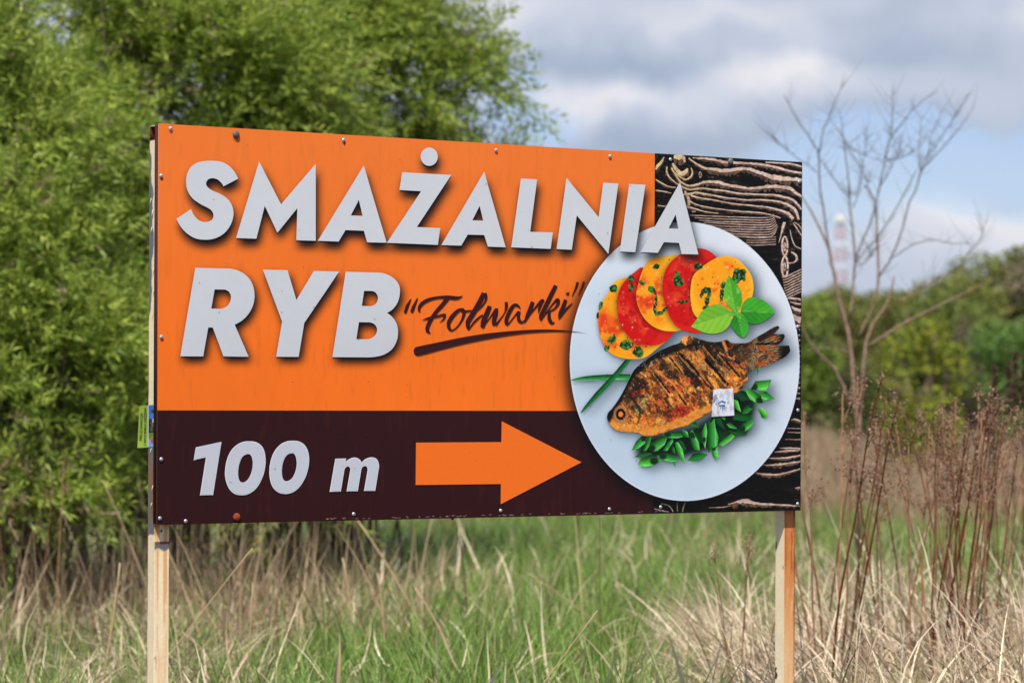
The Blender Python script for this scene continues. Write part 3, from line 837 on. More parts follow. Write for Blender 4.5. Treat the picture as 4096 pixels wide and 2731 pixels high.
HERB = [(665, 620, 34, 40, 0), (668, 700, 26, 44, .2), (500, 712, 42, 40, .5), (380, 875, 20, 40, .3), (352, 970, 12, 34, .1), (770, 660, 32, 20, .2), (485, 1195, 40, 56, .7), (438, 1270, 22, 36, .8),
        (625, 1245, 62, 52, .1), (728, 1305, 52, 62, 0), (905, 508, 34, 30, 0), (858, 722, 42, 36, .5), (898, 810, 16, 60, -.1), (888, 900, 16, 50, -.1), (930, 945, 44, 20, -.2), (985, 910, 34, 16, -.8), (1105, 630, 46, 72, -.3),
        (1145, 842, 50, 18, -.2), (1295, 508, 42, 38, .2), (1365, 730, 50, 30, -.3), (1400, 760, 20, 50, .1), (1378, 830, 22, 46, .1), (1365, 895, 36, 26, -.3), (1330, 770, 16, 36, .3), (1530, 680, 26, 46, .2), (1518, 770, 24, 60, .1),
        (1672, 590, 66, 72, .2), (1720, 560, 30, 34, 0), (1730, 630, 18, 20, .1)]
hp = []
for i, (x, y, rx_, ry_, a0) in enumerate(HERB):
    n = 13; pts_ = []
    for j in range(n):
        a = 2 * math.pi * j / n; r = .72 + .45 * random.random()
        dx, dy = rx_ * r * math.cos(a), ry_ * r * math.sin(a)
        pts_.append((x + dx * math.cos(a0) - dy * math.sin(a0), y + dx * math.sin(a0) + dy * math.cos(a0)))
    hp.append(zz(Z7, pts_))


def herb_col(x, y):
    n = vnoise(x, y, 7, 88); c_ = mixc((18, 44, 18), (70, 128, 48), sm(.45, .7, n))
    return mixc(c_, (165, 200, 110), sm(.82, .92, vnoise(x, y, 5, 99)))


hv = None
for i, p in enumerate(hp):
    o = layer('chopped_herb', p, .0021 + i * .00001, herb_col, plate, 4)

for i, (outl, tip, base, c1, c2) in enumerate(BASIL):
    T_, B2 = np.array(zz(Z7, [tip])[0]), np.array(zz(Z7, [base])[0])
    ax_ = T_ - B2; Lx = np.hypot(*ax_); ax_ = ax_ / Lx; nx_ = np.array([-ax_[1], ax_[0]])

    def bc(x, y, B2=B2, ax_=ax_, nx_=nx_, Lx=Lx, c1=c1, c2=c2, i=i):
        s_ = ((x - B2[0]) * ax_[0] + (y - B2[1]) * ax_[1]) / Lx; t_ = ((x - B2[0]) * nx_[0] + (y - B2[1]) * nx_[1]) / Lx
        vein = np.abs(((s_ * 5 - np.abs(t_) * 6) % 1) - .5) * 2
        side = (t_ > 0) * .45 + .4 * fbm(x, y, 40, 20 + i, 2)
        c_ = mixc(c1, c2, np.clip(side + .35 * sm(.6, 1, vein), 0, 1))
        c_ = mixc(c_, (170, 215, 100), sm(.012, .003, np.abs(t_)) * .5)
        c_ = mixc(c_, (200, 232, 150), sm(.74, .84, fbm(x, y, 22, 50 + i, 2)) * .35)
        return c_
    layer('basil_leaf', spl(zz(Z7, outl)), .0026 + i * .0001, bc, plate, 4)

for i, (outl, cl) in enumerate(ONION):
    P_ = np.array(spl(zz(Z8, outl)) if any(len(q) > 2 for q in outl) else zz(Z8, outl)); cen = P_.mean(0)
    w0, v0 = np.linalg.eigh(np.cov((P_ - cen).T)); ax_ = v0[:, 1]; hw = math.sqrt(w0[0]) * 1.6

    def oc(x, y, cen=cen, ax_=ax_, hw=hw, cl=cl, i=i):
        t_ = ((x - cen[0]) * -ax_[1] + (y - cen[1]) * ax_[0]) / hw
        l_ = ((x - cen[0]) * ax_[0] + (y - cen[1]) * ax_[1]) / hw
        c_ = mixc(np.array(cl) * .32, np.array(cl) * 1.12, sm(-1.0, .35, -t_))
        c_ = mixc(c_, (190, 235, 190), sm(.16, .03, np.abs(t_ + .45)) * .5 * (cl[1] > 120))
        if i > 7 and i % 2 == 0: c_ = mixc(c_, np.array([12, 44, 18]), sm(.75, .5, np.hypot((l_ - 1.1 * (1 if i % 4 else -1)) * .9, t_ * 1.1)))
        return c_ * (1 + (fbm(x, y, 9, i) - .5) * .25)[:, None]
    o = layer('spring_onion', [tuple(q) for q in P_], .0012 + i * .00001 if i < 2 else .0013 + i * .00001, oc, plate, 5)

SL = [((640, 440), (765, 590), 8), ((730, 400), (850, 545), 10), ((885, 355), (1172, 682), 17), ((800, 460), (1025, 725), 13), ((1070, 368), (1285, 612), 12), ((725, 785), (792, 872), 10), ((500, 585), (640, 765), 9), ((960, 330), (1060, 450), 9), ((1180, 400), (1310, 540), 7)]
RIDGE = [((515, 560), (650, 660), 11), ((650, 660), (760, 790), 10), ((655, 425), (770, 585), 8), ((905, 380), (955, 440), 20), ((1135, 290), (1165, 370), 17), ((930, 600), (1010, 700), 8), ((640, 640), (790, 840), 7), ((1100, 395), (1230, 450), 8)]
# (cx, cy, rx, ry, tilt, colour, weight): burnt and golden areas of the skin
FP = [(690, 560, 95, 70, .9, (112, 66, 32), .6), (1290, 400, 150, 90, .2, (52, 38, 24), .9), (1130, 350, 160, 50, .1, (40, 28, 18), .9), (960, 330, 170, 45, .05, (58, 42, 24), .85), (820, 560, 150, 62, .95, (20, 14, 12), .92),
      (905, 660, 120, 45, .95, (30, 20, 14), .85), (1010, 480, 120, 45, .95, (26, 18, 14), .85), (620, 560, 120, 40, .9, (42, 28, 18), .8), (550, 660, 90, 45, .9, (48, 32, 20), .75), (360, 700, 70, 70, 0, (30, 22, 16), .85), (320, 780, 80, 60, .8, (24, 18, 14), .85),
      (700, 480, 110, 40, .95, (150, 96, 44), .7), (960, 560, 90, 40, .95, (168, 112, 52), .8), (1120, 520, 110, 45, .95, (142, 104, 56), .8), (1090, 450, 80, 35, .9, (40, 26, 16), .8),
      (370, 900, 62, 90, .2, (132, 112, 66), .9), (440, 1000, 100, 60, 0, (228, 118, 36), .8), (280, 1040, 110, 50, .3, (232, 138, 50), .85), (560, 900, 110, 70, .9, (186, 88, 34), .8), (620, 840, 100, 40, .95, (206, 122, 52), .7), (560, 790, 90, 36, .95, (90, 48, 24), .7),
      (680, 820, 80, 30, .95, (220, 128, 50), .7), (650, 960, 90, 50, .6, (96, 44, 20), .75), (760, 930, 75, 55, .3, (150, 26, 10), .85), (700, 1010, 70, 40, .2, (214, 72, 22), .8), (880, 860, 110, 60, .9, (214, 102, 34), .8), (930, 780, 90, 45, .9, (232, 146, 62), .8),
      (960, 900, 80, 45, -.4, (236, 152, 56), .85), (1090, 640, 110, 50, .5, (236, 138, 48), .9), (1200, 640, 90, 50, -.3, (234, 132, 44), .85), (1320, 570, 70, 45, -.5, (222, 116, 40), .8), (1240, 560, 60, 40, .8, (196, 110, 46), .8), (735, 665, 46, 40, .3, (222, 112, 40), .95),
      (800, 272, 56, 40, 0, (242, 132, 58), 1), (1180, 320, 24, 26, 0, (222, 70, 24), .9), (1225, 420, 26, 18, .4, (216, 120, 48), .8), (1215, 500, 18, 22, .2, (204, 92, 40), .8), (480, 470, 70, 26, -.7, (196, 168, 120), .6), (560, 440, 60, 20, -.6, (216, 176, 110), .6),
      (620, 1060, 120, 24, -.15, (64, 44, 22), .7), (1420, 520, 50, 40, -.4, (176, 62, 22), .7), (1390, 420, 30, 90, .1, (150, 92, 44), .6)]


def fish_col(X, Y):
    x, y = (X - 2400) * 2.306, (Y - 1240) * 2.306
    dx_ = (fbm(x, y, 42, 1, 4) - .5) * 90; dy_ = (fbm(x, y, 42, 2, 4) - .5) * 90
    n3 = fbm(x, y, 14, 13, 3); n2 = fbm(x, y, 30, 14, 4)
    c_ = mixc((196, 112, 44), (120, 68, 30), sm(.4, .6, n2))
    c_ = mixc(c_, (228, 150, 64), sm(.55, .68, fbm(x, y, 48, 15, 4)) * .7)
    for (cx_, cy_, rx_, ry_, a0, k_, w_) in FP:
        ux_, uy_ = x + dx_ - cx_, y + dy_ - cy_
        p = (ux_ * math.cos(a0) + uy_ * math.sin(a0)) / rx_; q = (-ux_ * math.sin(a0) + uy_ * math.cos(a0)) / ry_
        c_ = mixc(c_, k_, sm(1.25, .7, np.hypot(p, q)) * w_)
    # crackled relief of the fried skin running with the cuts
    pa_, qa_ = (x + dx_ * .4) * .62 + (y + dy_ * .4) * .78, (x + dx_ * .4) * .78 - (y + dy_ * .4) * .62
    st1 = fbm(pa_ / 2.6, qa_, 15, 141, 3); rd = 1 - np.abs(2 * fbm(x + dx_ * .3, y + dy_ * .3, 26, 144, 3) - 1)
    c_ = c_ * (.42 + 1.15 * st1)[:, None] * (.78 + .5 * n3)[:, None]
    c_ = mixc(c_, (196, 48, 18), sm(.58, .68, fbm(x, y, 34, 202, 4)) * sm(700, 860, y + .25 * x) * .55)
    c_ = mixc(c_, (30, 20, 14), sm(.55, .63, fbm(pa_ / 2.4, qa_, 40, 203, 4)) * .65 * sm(1080, 900, y))
    c_ = mixc(c_, (16, 10, 8), sm(.62, .70, st1 * .5 + n3 * .5) * .7)
    c_ = mixc(c_, np.minimum(c_ * 1.7 + 25, 250), sm(.90, .97, rd) * .55)
    # golden crust along the belly and lips
    B_ = [(100, 1030), (200, 1100), (380, 1130), (600, 1085), (800, 1015), (1010, 905)]
    dist = np.full_like(x, 1e9)
    for p, q in zip(B_[:-1], B_[1:]):
        p, q = np.array(p, float), np.array(q, float); d = q - p; tt = np.clip(((x - p[0]) * d[0] + (y - p[1]) * d[1]) / (d @ d), 0, 1)
        dist = np.minimum(dist, np.hypot(x - p[0] - tt * d[0], y - p[1] - tt * d[1]))
    c_ = mixc(c_, mixc((240, 172, 72), (206, 108, 34), n2), sm(56, 22, dist + 50 * (n2 - .5)) * .9)
    # blackened back
    K_ = [(62, 990), (120, 880), (200, 740), (270, 620), (340, 530), (450, 440), (560, 385), (660, 350), (760, 330), (900, 300), (1080, 290), (1240, 300), (1360, 290)]
    dist = np.full_like(x, 1e9)
    for i_, (p, q) in enumerate(zip(K_[:-1], K_[1:])):
        p, q = np.array(p, float), np.array(q, float); d = q - p; tt = np.clip(((x - p[0]) * d[0] + (y - p[1]) * d[1]) / (d @ d), 0, 1)
        dist = np.minimum(dist, np.hypot(x - p[0] - tt * d[0], y - p[1] - tt * d[1]))
    c_ = mixc(c_, (13, 11, 10), sm(62, 30, dist + 60 * (n2 - .5)) * (.95 - .35 * sm(600, 900, x)) * (np.hypot(x - 800, y - 272) > 50))
    for (p, q, w) in SL:
        p, q = np.array(p, float), np.array(q, float); d = q - p
        tt = np.clip(((x - p[0]) * d[0] + (y - p[1]) * d[1]) / (d @ d), 0, 1)
        dd = np.hypot(x - p[0] - tt * d[0], y - p[1] - tt * d[1]) + 10 * (n3 - .5)
        sd_ = (x - p[0]) * d[1] - (y - p[1]) * d[0]
        c_ = mixc(c_, (244, 170, 84), sm(8, 2, np.abs(dd - w * 1.5)) * .6 * (sd_ < 0) * sm(.4, .5, n2))
        c_ = mixc(c_, (10, 7, 7), sm(w, w * .45, dd))
    for (p, q, w) in RIDGE:
        p, q = np.array(p, float), np.array(q, float); d = q - p
        tt = np.clip(((x - p[0]) * d[0] + (y - p[1]) * d[1]) / (d @ d), 0, 1)
        dd = np.hypot(x + dx_ * .15 - p[0] - tt * d[0], y + dy_ * .15 - p[1] - tt * d[1]) + 12 * (n3 - .5)
        c_ = mixc(c_, (236, 136, 56), sm(w, w * .3, dd) * .9)
    # gill cover and eye
    gl = np.abs(np.hypot((x - 190), (y - 960)) - 175) + 16 * (n3 - .5)
    c_ = mixc(c_, (34, 20, 12), sm(13, 4, gl) * (x > 250) * (y < 1050) * .7)
    r = np.hypot((x - 188) / 45, (y - 960) / 54)
    c_ = mixc(c_, (176, 118, 70), sm(1.7, 1.3, r) * .8); c_ = mixc(c_, (12, 9, 9), sm(1.05, .92, r)); c_ = mixc(c_, (240, 128, 44), sm(.55, .42, r))
    c_ = mixc(c_, (12, 10, 10), sm(130, 70, x) * sm(1010, 960, y))
    # tail fin rays
    tl = sm(1370, 1420, x + .25 * (y - 330))
    ang = np.arctan2(y - 400, x - 1230)
    rays = .5 + .5 * np.cos(ang * 112)
    tc_ = mixc((26, 19, 15), (206, 176, 122), sm(.5, .92, rays) * (.35 + .65 * sm(.3, .6, n2)))
    tc_ = mixc(tc_, (196, 84, 26), sm(.56, .66, fbm(x, y, 36, 33, 3)) * .7)
    tc_ = mixc(tc_, (10, 9, 9), sm(1610, 1700, x) * .92)
    tc_ = mixc(tc_, (10, 9, 9), sm(14, 4, np.abs(y - (312 - (x - 1500) * .03))) * (x > 1430))
    tc_ = mixc(tc_, (10, 9, 9), sm(250, 215, y - (1600 - x) * .45) * (x > 1450) * .7)
    c_ = mixc(c_, tc_, tl)
    return mixc(c_, (255, 240, 216), sm(.90, .96, vnoise(x, y, 9, 71)) * .6 * (1 - tl))


fish = layer('fish', spl(zz(Z8, FISH), 5), .0019, fish_col, plate, 2.7)
tag(fish, 'printed whole fried fish, golden and charred')
# belly fin, mottled gold and dark brown
layer('fish_fin', zz(Z8, [(1275, 565), (1330, 505), (1385, 468), (1382, 495), (1340, 530), (1352, 545), (1300, 590), (1280, 592)]), .0021, lambda x, y: mixc((226, 138, 58), (52, 32, 18), sm(.4, .6, vnoise(x * .6 + y, y * .5 - x * .2, 6, 4))), plate, 4)

# ---- lettering, arrow, handwriting


def lett_col(x, y):
    return mixc((204, 206, 209), (190, 193, 198), np.clip((y - 1000) / 450 * .6, 0, 1)) * (1 + (fbm(x, y, 200, 2) - .5) * .03)[:, None]


names = ['S', 'M', 'A', 'Z', 'dot over Z', 'A', 'L', 'N', 'I', 'A', 'R', 'Y', 'B']
for i in range(NHEAD):
    o = flat('letter', [HEAD[i]], .0031, lett_col, board, M_letter)
    tag(o, 'light grey %s of the %s line' % (names[i], 'top' if i < NTOP else 'second'))
names2 = ['digit 1', 'first digit 0', 'second digit 0', 'letter m']


def grow(p, d):
    p = np.asarray(p, float); t = np.roll(p, -1, 0) - np.roll(p, 1, 0); t /= np.linalg.norm(t, axis=1)[:, None] + 1e-9
    n_ = np.stack([t[:, 1], -t[:, 0]], 1)
    area = np.sum(p[:, 0] * np.roll(p[:, 1], -1) - np.roll(p[:, 0], -1) * p[:, 1])
    return p + n_ * d * (1 if area > 0 else -1)


for i in range(NHEAD, len(HEAD)):
    o = flat('letter', [HEAD[i]], .0026, const((222, 223, 226)), board, M_letter)
    tag(o, 'white outlined %s of the distance line' % names2[i - NHEAD])
    inn = (grow(HEAD[i][0], -2.6), [grow(h, 1.2) for h in HEAD[i][1]])
    flat('letter_fill', [([tuple(q) for q in inn[0]], [[tuple(q) for q in h] for h in inn[1]])], .0030, const((190, 193, 201)), o, M_letter)
tag(flat('arrow', [(ARROW, [])], .0026, const((238, 110, 30)), board), 'printed orange arrow pointing right')
hand = ribbons('handwriting', STROKES, Z56, .0026, const((54, 20, 20)), board)
tag(hand, 'dark brown brush handwriting')
flat('quotation_marks', [(zz(Z56, p), []) for p in SPOLY], .0026, const((54, 20, 20)), hand)
layer('underline', spl(zz(Z56, SWOOSH)), .00265, const((54, 20, 20)), hand, None)

# ---- rivets and bolts
for i, (x, y) in enumerate([(683, 514), (1375, 560), (1985, 601), (2441, 625), (2682, 638), (3197, 727), (3191.5, 1306), (645, 703), (646, 1347), (645.5, 1836), (640, 2072), (743, 2083), (1415, 2055), (2003, 2041), (2438, 2035), (2643, 2027), (3191, 2014), (3192, 1640)]):
    p = on_sign(x, y, .0045); b = MB(); b.col = lin((205, 205, 208))
    b.dome((p[0], -.0040, p[2]), (0, -1, 0), .0062, .0032)
    b.col = lin((70, 68, 66)); b.dome((p[0], -.0068, p[2]), (0, -1, 0), .0018, .0010, 8, 2)
    b.build('rivet', M_galv, board, True)
for (x, y, c_, lab, r) in [(945, 538, (92, 90, 90), 'grey domed bolt head', .0117), (2923, 646, (100, 102, 100), 'grey domed bolt head', .0117), (947, 2067, (140, 62, 34), 'rusty bolt head', .0130), (2940, 2026, (88, 50, 42), 'rusty bolt head', .0130)]:
    p = on_sign(x, y, .005); b = MB(); b.col = lin(c_)
    b.dome((p[0], -.0040, p[2]), (0, -1, 0), r, .0075, 20, 5)
    tag(b.build('bolt', M_rust if 'rust' in lab else M_paint, board, True), lab)
# rust dribbles under three rivets and dirt along the bottom edge belong to the sheet
for (x, y, l_) in [(1378, 566, 16), (645, 712, 10), (648, 1354, 8), (948, 547, 12)]:
    flat('rust_stain', [([(x - 3, y), (x + 4, y), (x + 2, y + l_), (x, y + l_ * 1.2)], [])], .00062, const((120, 45, 22)), panel)
fl = []
for k in range(70):
    x = 1300 + random.random() * 1400; yb = 2098 - .0222 * (x - 629) - 12 + random.random() * 5
    fl.append(([(x, yb), (x + 6 + random.random() * 14, yb - .5), (x + 6, yb + 2.2)], []))
flat('scuff_marks', fl, .00064, const((150, 120, 112)), panel)
# specks of dirt
sp = []
for k in range(120):
    x, y = 680 + random.random() * 1900, 560 + random.random() * 1450; r = .8 + random.random() * 1.4
    sp.append((circ(x, y, r, r, 5), []))
flat('dirt_specks', sp, .0044, const((90, 48, 26)), panel)

# ---- steel frame and posts
FD = .031                      # frame depth behind the sheet
T2 = .050                      # post tube
uL = float(on_sign(617, 2150, -FD - .003)[0]); uR = float(on_sign(3136, 2150, -FD - .003)[0])
y0 = .003; y1 = y0 + FD
DR = lin((84, 38, 22))
b = MB(); b.col = DR * .9
for (u0, u1) in ((0.0015, .030), (SW - .030, SW - .0015)):
    b.box((u0, y0, ZB + .002), (u1, y1 - .0005, ZB + SH - .002))
for (z0, z1) in ((ZB + .004, ZB + .030), (ZB + SH - .030, ZB + SH - .004)):
    b.box((.0305, y0 + .0003, z0), (SW - .0305, y1 - .001, z1))
b.box((.0305, y0 + .0003, ZB + SH / 2 - .015), (SW - .0305, y1 - .001, ZB + SH / 2 + .015))
tag(b.build('frame', M_rust, board), 'rust brown square tube frame behind the sheet')
# weld slag under the lower bar
b = MB(); b.col = lin((52, 28, 22))
for (x, w, h) in [(1793, 7, 5), (1817, 9, 13), (1911, 6, 3), (1935, 8, 3)]:
    p = on_sign(x, 2070)
    b.dome((p[0], .012, ZB + .0035), (0.001, 0, -1), w / 1500., h / 1300., 10, 3)
b.build('weld_drips', M_rust, board)
# open ended top tube
b = MB(); zt1 = ZB + SH - .001; zt0 = zt1 - .046; w = .003; ya, yb_ = y1, y1 + T2
u0, u1 = uL, uR + T2
b.col = lin((205, 190, 165)); b.box((u0, ya, zt1 - w), (u1, yb_, zt1))
b.col = lin((96, 42, 24))
b.box((u0, ya, zt0), (u1, yb_, zt0 + w)); b.box((u0 + .0005, ya + .0005, zt0 + w), (u1, ya + w, zt1 - w)); b.box((u0 + .0005, yb_ - w, zt0 + w), (u1, yb_ - .0005, zt1 - w))
tag(b.build('top_tube', M_rust, board), 'rusty tube with an open end along the top')

CREAM, GREYP = np.array([246, 226, 186.]), np.array([104, 108, 106.])


def post(u, right):
    # gridded square tube; colour by face
    V, Qs, C = [], [], []
    zt = zt0 - .0005 if not right else zt0 - .0005
    zg = np.linspace(-.25, zt, 620); m = 13
    g = np.linspace(0, T2, m)
    for face in range(4):
        G, Z = np.meshgrid(g, zg)
        if face == 0: P3 = np.stack([u + G, np.full_like(G, y1), Z], -1)           # front
        elif face == 1: P3 = np.stack([np.full_like(G, u), y1 + T2 - G, Z], -1)      # left side (g=0 back .. front)
        elif face == 2: P3 = np.stack([np.full_like(G, u + T2), y1 + G, Z], -1)
        else: P3 = np.stack([u + T2 - G, np.full_like(G, y1 + T2), Z], -1)
        x_, z_ = G * 1000, Z * 1000
        c_ = np.tile(CREAM * .985, G.shape + (1,)) * (1 + (fbm(x_ + face * 90, z_, 60, 4) - .5) * .08)[..., None]
        n = fbm(x_ + face * 300, z_ * .45, 26, 21, 4); n2 = fbm(x_, z_ * .1, 9, 23, 3)
        rust, stain, grey = lin((0, 0, 0)), np.array([196, 108, 46.]), GREYP
        if not right:
            if face == 1:
                # peeled strip between two heights, from the back edge inwards
                zz1 = Z - ZB
                band = sm(.62, .70, zz1) * sm(1.20, 1.14, zz1)
                amt = band * (.62 - .3 * np.abs(zz1 - .92)) + sm(.245, .235, zz1) * sm(-.02, -.01, zz1 + .02) * 1.15
                pk = sm(-.02, .015, amt - G / T2 * .95 + (fbm(x_ * .4, z_ * .5, 40, 25, 3) - .5) * 1.05 - .06)
                pk = pk * (amt > .02)
                c_ = mixc(c_, grey, pk)
                c_ = mixc(c_, (150, 84, 44), sm(.52, .6, n2) * sm(.3, .2, zz1) * sm(-.02, .02, zz1) * .8)
                c_ = mixc(c_, (176, 92, 48), sm(.0035, .001, G) * sm(.45, .6, n) * .9)
                c_ = mixc(c_, (170, 80, 40), sm(1.19, 1.204, zz1) * .6 * sm(.4, .5, n))
            if face == 0:
                zz1 = ZB - Z
                c_ = mixc(c_, stain, sm(.35, .5, n2) * sm(.75, .03, zz1) * .5 * (sm(.006, .012, G) * sm(.024, .014, G) + sm(.030, .034, G) * sm(.046, .041, G)))
                c_ = mixc(c_, (214, 160, 96), .25 * sm(.4, .65, fbm(x_, z_ * .05, 12, 3)))
                grz = sm(.056, .060, zz1 + .006 * (n - .5)) * sm(.084, .078, zz1 + .012 * (n - .5) + .004 * np.sin(G * 150))
                c_ = mixc(c_, GREYP * .9, grz)
                c_ = mixc(c_, (140, 62, 36), sm(.052, .056, zz1) * sm(.064, .059, zz1))
                c_ = mixc(c_, (196, 96, 36), sm(.056, .02, zz1) * sm(.02, .0, G) * .8 * (zz1 > 0))
                c_ = mixc(c_, (24, 14, 12), sm(.0052, .0035, np.hypot(G - .024, zz1 - .022)))
                c_ = mixc(c_, (60, 30, 18), sm(.0028, .0015, np.hypot(G - .006, (zz1 - .418) * .6)))
                c_ = mixc(c_, (200, 120, 60), sm(.004, .001, np.abs(G - .008)) * sm(.41, .42, zz1) * sm(.48, .43, zz1) * .6)
        else:
            if face == 0:
                zz1 = ZB - Z
                k = .95 * sm(.55, .12, zz1) + .12
                c_ = mixc(c_, (196, 100, 44), np.clip(k * sm(.2, .42, n2 + .12 * sm(.9, .0, zz1)), 0, 1))
                c_ = mixc(c_, (214, 150, 88), .45)
                c_ = mixc(c_, (150, 62, 26), sm(.040, .049, G) * sm(.25, .5, n2) * .8)
                c_ = mixc(c_, (120, 48, 22), sm(.58, .7, n2) * .5 * sm(.5, .1, zz1))
                c_ = mixc(c_, (222, 160, 96), sm(.55, .72, fbm(x_, z_ * .08, 7, 53)) * .5)
                c_ = mixc(c_, (40, 26, 20), sm(.048, .0495, G) * sm(.5, .55, n) * sm(.5, .3, zz1))
            if face == 1:
                zz1 = ZB - Z
                c_ = mixc(c_, (40, 44, 46), ((G < .018 - .010 * np.abs(np.sin(z_ * .09))) & (zz1 > .565) & (zz1 < .61)) * 1.0)
                c_ = mixc(c_, (40, 40, 42), ((G < .006) & (zz1 > .115) & (zz1 < .14)) * 1.0)
                c_ = mixc(c_, (120, 60, 40), sm(.0035, .002, np.hypot(G - .046, (zz1 - .205) * .5)))
        if face == 0: c_ = mixc(c_, CREAM * 1.03, sm(.003, .001, G) * .6)
        base = sum(len(v) for v in V)
        V.append(P3.reshape(-1, 3)); C.append(lin(c_.reshape(-1, 3)))
        ii = np.arange(G.size).reshape(G.shape) + base
        Qs.append(np.stack([ii[:-1, :-1], ii[:-1, 1:], ii[1:, 1:], ii[1:, :-1]], -1).reshape(-1, 4) if face != 2 else
                  np.stack([ii[:-1, :-1], ii[:-1, 1:], ii[1:, 1:], ii[1:, :-1]], -1).reshape(-1, 4))
    return mesh_np('post', np.concatenate(V), [np.concatenate(Qs)], M_paint, board, np.concatenate(C))


tag(post(uL, False), 'cream post with peeling paint and a thin rust run')
tag(post(uR, True), 'cream post with a rusty orange front')
# curled flakes of lifted paint on the left post
b = MB(); b.col = lin(CREAM)
for (zz1, gy, s_) in [(1.02, .010, .012), (.985, .022, .016), (.93, .016, .013), (.80, .030, .014), (.735, .034, .012), (.66, .026, .012), (.235, .020, .010), (.12, .034, .011), (.065, .026, .010)]:
    z = ZB + zz1
    b.add([(uL - .0006, y1 + T2 - gy, z), (uL - .0006, y1 + T2 - gy - s_, z + .003), (uL - .0045, y1 + T2 - gy - s_ * .4, z - s_ * 1.3)], (), [(0, 1, 2)])
b.build('paint_flakes', M_paint, bpy.data.objects['post'])

# ------------------------------------------------------------------ sticker and leaflet
Pst = zz(Z8, [(1125, 567), (1272, 558), (1280, 758), (1112, 768), (1116, 700), (1123, 640)])
stk = empty('paper_sticker', (XL, YL, 0), TH, 'torn white paper sticker with a small blue house mark, stuck over the fish', 'sticker')


def stick_col(x, y):
    n = fbm(x * 1.2, y * .5, 12, 8, 3)
    c_ = mixc((222, 222, 228), (190, 190, 200), sm(.45, .65, n))
    c_ = mixc(c_, (90, 100, 115), sm(.80, .86, vnoise(x, y, 4, 66)) * (x < 2870) * .6)
    return c_


def sheet_on(name, outl, off, cfn, parent, step, mat, bumpy=0.0):
    o = layer(name, outl, off, cfn, parent, step, mat)
    if bumpy:
        me = o.data; n = len(me.vertices); co = np.zeros(n * 3, np.float32); me.vertices.foreach_get('co', co); co = co.reshape(-1, 3)
        co[:, 1] -= (fbm(co[:, 0] * 1000, co[:, 2] * 400, 14, 90, 3) * bumpy).astype(np.float32)
        me.vertices.foreach_set('co', co.ravel())
    return o


sheet_on('sheet', Pst, .0042, stick_col, stk, 3, M_paper, .0016)
flat('torn_patch', [(zz(Z8, [(1113, 655), (1138, 598), (1156, 628), (1122, 665)]), [])], .0062, const((150, 152, 158)), stk, M_paper)
lines = [[(1160, 672, 8), (1180, 655, 6), (1215, 660, 7)], [(1165, 685, 8), (1210, 682, 8)], [(1178, 690, 5), (1178, 710, 5)], [(1190, 688, 5), (1190, 716, 5)], [(1200, 688, 6), (1202, 712, 5)], [(1208, 688, 4), (1210, 706, 4)],
         [(1170, 665, 5), (1190, 650, 5), (1212, 668, 5)], [(1228, 655, 3), (1232, 675, 3)], [(1238, 650, 3), (1236, 668, 3)], [(1132, 640, 3), (1130, 660, 3)], [(1140, 668, 3), (1146, 680, 3)]]
ribbons('blue_print', lines, Z8, .0063, const((62, 110, 165)), stk, mat=M_paper)

leaf = empty('paper_leaflet', (XL, YL, 0), TH, 'green paper leaflet with small photos stuck to the side of the left post', 'leaflet')
ux = uL - .0012


def on_side(x, y):
    d = ray(x, y); c0 = sloc(CAMP); dl = sloc(CAMP + d) - c0
    return c0 + dl * ((ux - c0[0]) / dl[0])


def side_poly(name, pts_, off, cfn, parent, nx=14, ny=20):
    """pts_: 4 corners in px, TL TR BR BL -> bilinear sheet on the side plane, gently curled at the back"""
    c_ = [on_side(*p) for p in pts_]
    s_, t_ = np.meshgrid(np.linspace(0, 1, nx), np.linspace(0, 1, ny))
    P3 = sum(w[..., None] * q for w, q in zip(((1 - s_) * (1 - t_), s_ * (1 - t_), s_ * t_, (1 - s_) * t_), c_))
    curl = np.clip(P3[..., 1] - (y1 + T2), 0, None)
    P3[..., 0] -= off + curl**2 * 0.5
    ii = np.arange(P3.shape[0] * P3.shape[1]).reshape(P3.shape[:2])
    Q_ = np.stack([ii[:-1, :-1], ii[:-1, 1:], ii[1:, 1:], ii[1:, :-1]], -1).reshape(-1, 4)
    return mesh_np(name, P3.reshape(-1, 3), [Q_], M_paper, parent, lin(cfn(s_.ravel(), t_.ravel())))


side_poly('sheet', [(560, 1623), (633.5, 1617), (633, 1785), (553, 1791)], 0, lambda s_, t_: mixc((142, 168, 56), (168, 192, 70), t_), leaf, 20, 20)
side_poly('picture', [(595, 1620.5), (632.5, 1618), (633, 1671), (594.5, 1673)], .0004, lambda s_, t_: mixc(mixc((50, 92, 190), (110, 160, 225), s_ * .7 + .2 * t_), (38, 66, 40), sm(.22, .12, np.hypot(s_ - .42, (t_ - .48) * 1.2))), leaf)
side_poly('picture', [(594.5, 1675), (633, 1673), (632.5, 1729), (594, 1732)], .0004, lambda s_, t_: mixc(mixc((24, 30, 24), (110, 112, 96), sm(.5, .8, vnoise(s_ * 9, t_ * 9, 1, 3))), (215, 220, 225), ((abs(s_ - .55) < .09) & (t_ < .3)) * 1.), leaf)
side_poly('picture', [(594, 1734), (632.5, 1731), (632, 1784), (593.5, 1786)], .0004, lambda s_, t_: mixc(mixc(mixc((150, 160, 60), (80, 110, 50), vnoise(s_ * 8, t_ * 8, 1, 5)), (120, 165, 225), sm(.1, .3, t_ - s_ * .6 - .15)), (176, 82, 78), sm(.3, .2, np.hypot(s_ - .5, t_ - .55))), leaf)
